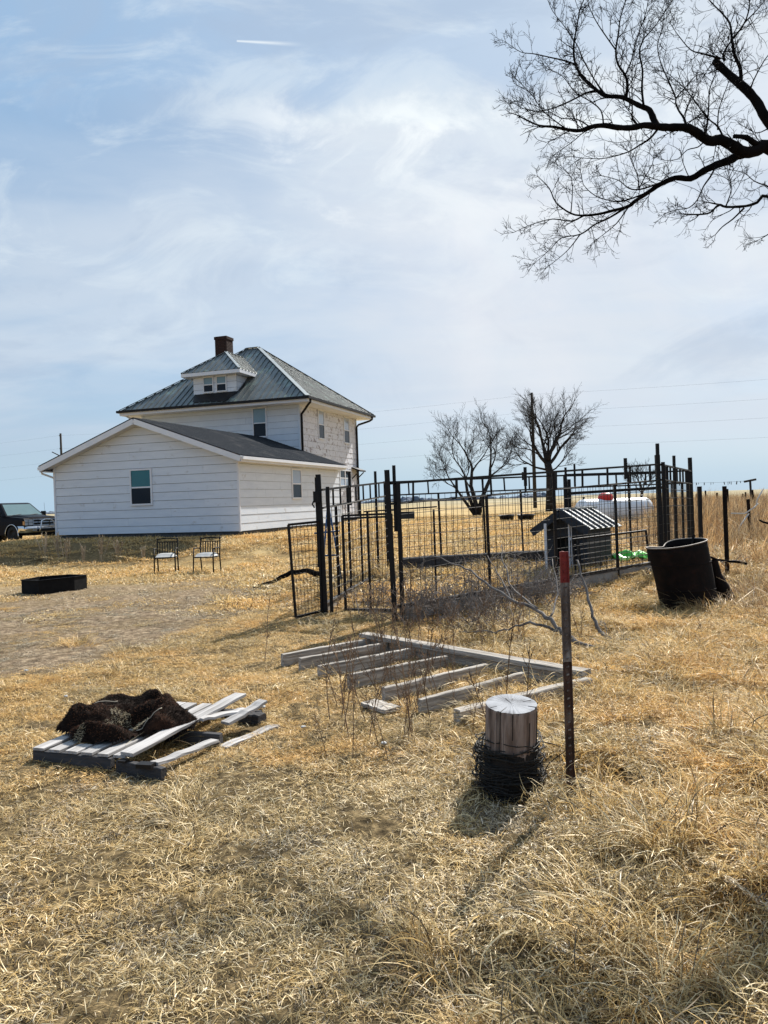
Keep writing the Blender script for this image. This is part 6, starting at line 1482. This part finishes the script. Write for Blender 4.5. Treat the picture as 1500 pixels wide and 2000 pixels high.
# ------------------------------------------------------------------ pickup truck
def truck():
    near = Vector((-15.6, 33.3, 0)); f = Vector((.85, -.53, 0)).normalized(); side = Vector((f.y*-1, f.x, 0))   # side: toward the far flank
    ang = math.atan2(f.y, f.x); g = gz(-16.5, 34.3)+.03
    W = 1.98; ctr = near+side*(W/2)
    t = thing('pickup_truck', 'dark pickup truck with chrome bumper parked behind the left end of the house', 'truck', (ctr.x, ctr.y, g), ang)
    # local frame: +x forward (front bumper at 0), y across (-W/2 is the visible flank... left of travel is +y), z up
    paint = mat('black truck paint', [(.004, .004, .007), (.008, .008, .012)], 2, .35, spec=.04); chrome = mat('chrome', [(.55, .56, .58), (.68, .69, .71)], 5, .12, 0, 1.)
    blk = mat('black plastic', [(.006, .006, .007), (.014, .014, .015)], 6, .6); tyrem = mat('tyre rubber', [(.010, .010, .010), (.02, .02, .02)], 12, .85, .3)
    lens = mat('headlight lens', [(.42, .44, .46), (.66, .68, .70)], 18, .12, 0, .5, spec=.8); amber = mat('amber lens', [(.5, .22, .05), (.6, .3, .1)], 9, .3)
    wsm = glass('windscreen', (.10, .16, .17), .05, .9)
    def arch(cx, r, n=9): return [(cx+r*math.cos(math.pi*i/n), .36+r*math.sin(math.pi*i/n)) for i in range(n+1)]
    # flank profile with wheel arches, x backwards negative
    top = [(-.02, .62), (-.02, 1.02), (-.10, 1.12), (-1.20, 1.20), (-1.45, 1.22), (-4.05, 1.20), (-4.10, 1.26), (-5.75, 1.28), (-5.80, .70)]
    low = [(-5.75, .48)]+[(x, z) for x, z in arch(-4.75, .47)][::-1]+[(-4.28+.02, .42), (-1.42, .40)]+[(x, z) for x, z in arch(-.95, .47)][::-1]+[(-.44, .50)]
    prof = top+low
    hw = W/2
    mb = MB(); cs = [(-hw+.0, 1), (-hw+.06, 1), (hw-.06, 1), (hw, 1)]
    for s in (-1, 1):
        outer = [(x, s*(hw-.035*max(0, z-.95)/.25), z) for x, z in prof]; inner = [(x, s*(hw-.28), z) for x, z in prof]; mb.prism(outer, inner)
    # engine bay, floor, front
    mb.box((-3.1, 0, .82), (5.3, W-.57, .62)); mb.prism([(-.05, -(hw-.28), 1.02), (-.12, -(hw-.28), 1.135), (-1.45, -(hw-.28), 1.235), (-1.45, -(hw-.28), .8)], [(-.05, (hw-.28), 1.02), (-.12, (hw-.28), 1.135), (-1.45, (hw-.28), 1.235), (-1.45, (hw-.28), .8)])
    body = mb.build('body', paint, t)
    mb = MB(); mb.prism([(-.14, -.6, 1.14), (-1.4, -.66, 1.24), (-1.4, .66, 1.24), (-.14, .6, 1.14)], [(-.20, -.55, 1.17), (-1.4, -.6, 1.275), (-1.4, .6, 1.275), (-.20, .55, 1.17)]); mb.build('hood_bulge', paint, t)
    # cab
    zr = 1.83; b0, b1 = 1.21, 1.21; xs = [(-1.42, -2.12), (-4.0, -3.75)]
    def cab(y0, y1): return [(-1.40, y0, b0), (-2.15, y1, zr-.04), (-2.35, y1, zr), (-3.55, y1, zr), (-3.8, y1, zr-.06), (-4.0, y0, b0)]
    mb = MB(); mb.prism(cab(-hw+.05, -hw+.26), cab(hw-.05, hw-.26)); mb.build('cab', paint, t)
    n_ = Vector((.75, 0, .0)); mb = MB(); sl = (zr-.04-b0)/(.75)
    def wp(y, k, off): # point on windscreen
        x = -1.40-.75*k; z = b0+(zr-.04-b0)*k; nx, nz = .62, .75; return (x+nx*off, y, z+nz*off)
    y_ = lambda k: hw-.05-.21*k-.07
    mb.prism([wp(-y_(.07), .07, .012), wp(y_(.07), .07, .012), wp(y_(.93), .93, .012), wp(-y_(.93), .93, .012)], [wp(-y_(.07), .07, -.01), wp(y_(.07), .07, -.01), wp(y_(.93), .93, -.01), wp(-y_(.93), .93, -.01)]); mb.build('windscreen', wsm, t)
    for s in (-1, 1):
        mb = MB()
        def sp(x, k, off): y = s*(hw-.05-.21*k+off); return (x, y, b0+(zr-.04-b0)*k)
        for xa, xb, ta, tb in ((-1.75, -2.72, -2.22, -2.72), (-2.82, -3.85, -2.82, -3.68)): mb.prism([sp(xa, .08, .012), sp(xb, .08, .012), sp(tb, .88, .012), sp(ta, .88, .012)], [sp(xa, .08, -.01), sp(xb, .08, -.01), sp(tb, .88, -.01), sp(ta, .88, -.01)])
        mb.build('side_window', M['glass_dark'], t)
        mb = MB(); mb.box((-1.72, s*(hw+.12), 1.30), (.08, .20, .24)); mb.box((-1.72, s*(hw+.02), 1.24), (.04, .1, .04)); mb.build('mirror', blk, t)
        # wheel arch lip
        mb = MB(); ap = [(x, s*(hw+.005), z) for x, z in arch(-.95, .49, 14)]; ap = [(ap[0][0], ap[0][1], .28)]+ap; mb.tube(ap, .022, 5); mb.build('arch_trim', chrome, t, smooth=True)
        # headlight, two stacked
        mb = MB(); mb.box((-.03, s*(hw-.20), .93), (.10, .36, .25)); h = mb.build('headlight', lens, t)
        mb = MB(); mb.box((.025, s*(hw-.20), .932), (.012, .35, .012)); mb.box((.025, s*(hw-.17), .93), (.012, .012, .24)); mb.build('divider', blk, h)
        mb = MB(); mb.box((-.06, s*(hw-.012), .90), (.12, .03, .16)); mb.build('side_marker', amber, h)
        mb = MB(); mb.box((.085, s*(hw-.42), .60), (.03, .2, .07)); mb.build('fog_light', lens, t)
    mb = MB(); mb.box((-.02, 0, .92), (.06, W-.80, .30)); mb.build('grille', blk, t)
    for z, hh in ((1.055, .035), (.935, .045), (.805, .04)): mb = MB(); mb.box((.022, 0, z), (.03, W-.78, hh)); mb.build('grille_bar', chrome, t)
    for s in (-1, 1): mb = MB(); mb.box((.02, s*(hw-.41), .93), (.03, .03, .27)); mb.build('grille_bar', chrome, t)
    # bumper: wraps round, with darker lower slot
    mb = MB(); pr = [(-.55, .74), (-.0, .76), (.08, .74), (.11, .64), (.06, .50), (-.1, .46)]
    sec = lambda y, k: [(.02-k, y, .77), (.09-k, y, .75), (.12-k, y, .64), (.07-k, y, .50), (.0-k, y, .48)]
    stn = [(-hw-.02, .55), (-hw-.01, .15), (-hw+.15, .03), (-.5, 0), (.5, 0), (hw-.15, .03), (hw+.01, .15), (hw+.02, .55)]
    vs = []; fs = []
    for y, k in stn: vs += sec(y, k)
    for i in range(len(stn)-1):
        for j in range(4): fs.append((i*5+j, (i+1)*5+j, (i+1)*5+j+1, i*5+j+1))
    mb.add(vs, fs); mb.build('bumper', chrome, t, smooth=True, fix=False)
    mb = MB(); mb.box((.09, 0, .585), (.06, .9, .12)); mb.build('air_intake', blk, t)
    mb = MB(); mb.box((-.35, 0, .42), (.5, W-.5, .14)); mb.box((-2.8, 0, .42), (4.6, .9, .16)); mb.build('chassis', blk, t)
    # push bar hoops
    mb = MB()
    for s in (-1, 1): mb.tube([(.16, s*.42, .50), (.25, s*.40, .62), (.22, s*.34, .80), (.16, s*.27, .98), (.17, s*.15, 1.03), (.17, 0, 1.04)], .03, 8)
    mb.build('push_bar', chrome, t, smooth=True)
    for x in (-.95, -4.75):
        for s in (-1, 1):
            wh = bpy.data.objects.new('wheel', None); wh.location = (x, s*(hw-.14), .39); link(wh, t)
            mb = MB(); mb.lathe([(.24, -.13), (.37, -.13), (.40, -.09), (.405, 0), (.40, .09), (.37, .13), (.24, .13)], 30, axis='Y'); mb.build('tyre', tyrem, wh, smooth=True)
            mb = MB(); mb.lathe([(.001, s*.06), (.07, s*.08), (.10, s*.05), (.20, s*.07), (.24, s*.12), (.245, s*.12), (.245, -s*.1)], 24, axis='Y'); mb.build('rim', blk if x > -2 else blk, wh, smooth=True)
    mb = MB(); mb.tube([(-1.2, hw-.15, 1.22), (-1.25, hw-.15, 1.8)], .006, 4); mb.build('aerial', blk, t)
    mb = MB(); mb.tube([(-1.38, -.75, 1.25), (-1.42, -.2, 1.30)], .012, 4); mb.tube([(-1.38, .0, 1.25), (-1.42, .6, 1.30)], .012, 4); mb.build('wiper', blk, t)
truck()
# small litter that catches the light
r = random.Random(4)
pm = mat('pale scrap', [(.3, .30, .29), (.46, .46, .45)], 5, .7)
for (x, y, s, lab) in ((-.62, 5.4, .018, 'white pebble on the grass near the end of the pallet'), (-.05, 4.95, .018, 'white scrap in the weeds below the joists'), (-2.75, 6.5, .016, 'small white scrap on the grass behind the pallet'), (-1.0, 6.0, .02, 'pale stone left of the lowest joists'), (-3.6, 7.6, .02, 'small white scrap on the bare ground at the left edge')):
    bm = bmesh.new(); bmesh.ops.create_icosphere(bm, subdivisions=2, radius=s)
    for v in bm.verts: v.co.z *= .5; v.co *= 1+r.uniform(-.2, .2)
    me = bpy.data.meshes.new('pale_stone'); bm.to_mesh(me); bm.free(); me.materials.append(pm); q = bpy.data.objects.new('pale_stone', me); q.location = (x, y, gz(x, y)+.03); C.objects.link(q); tag(q, lab, 'stone')
build_grass()
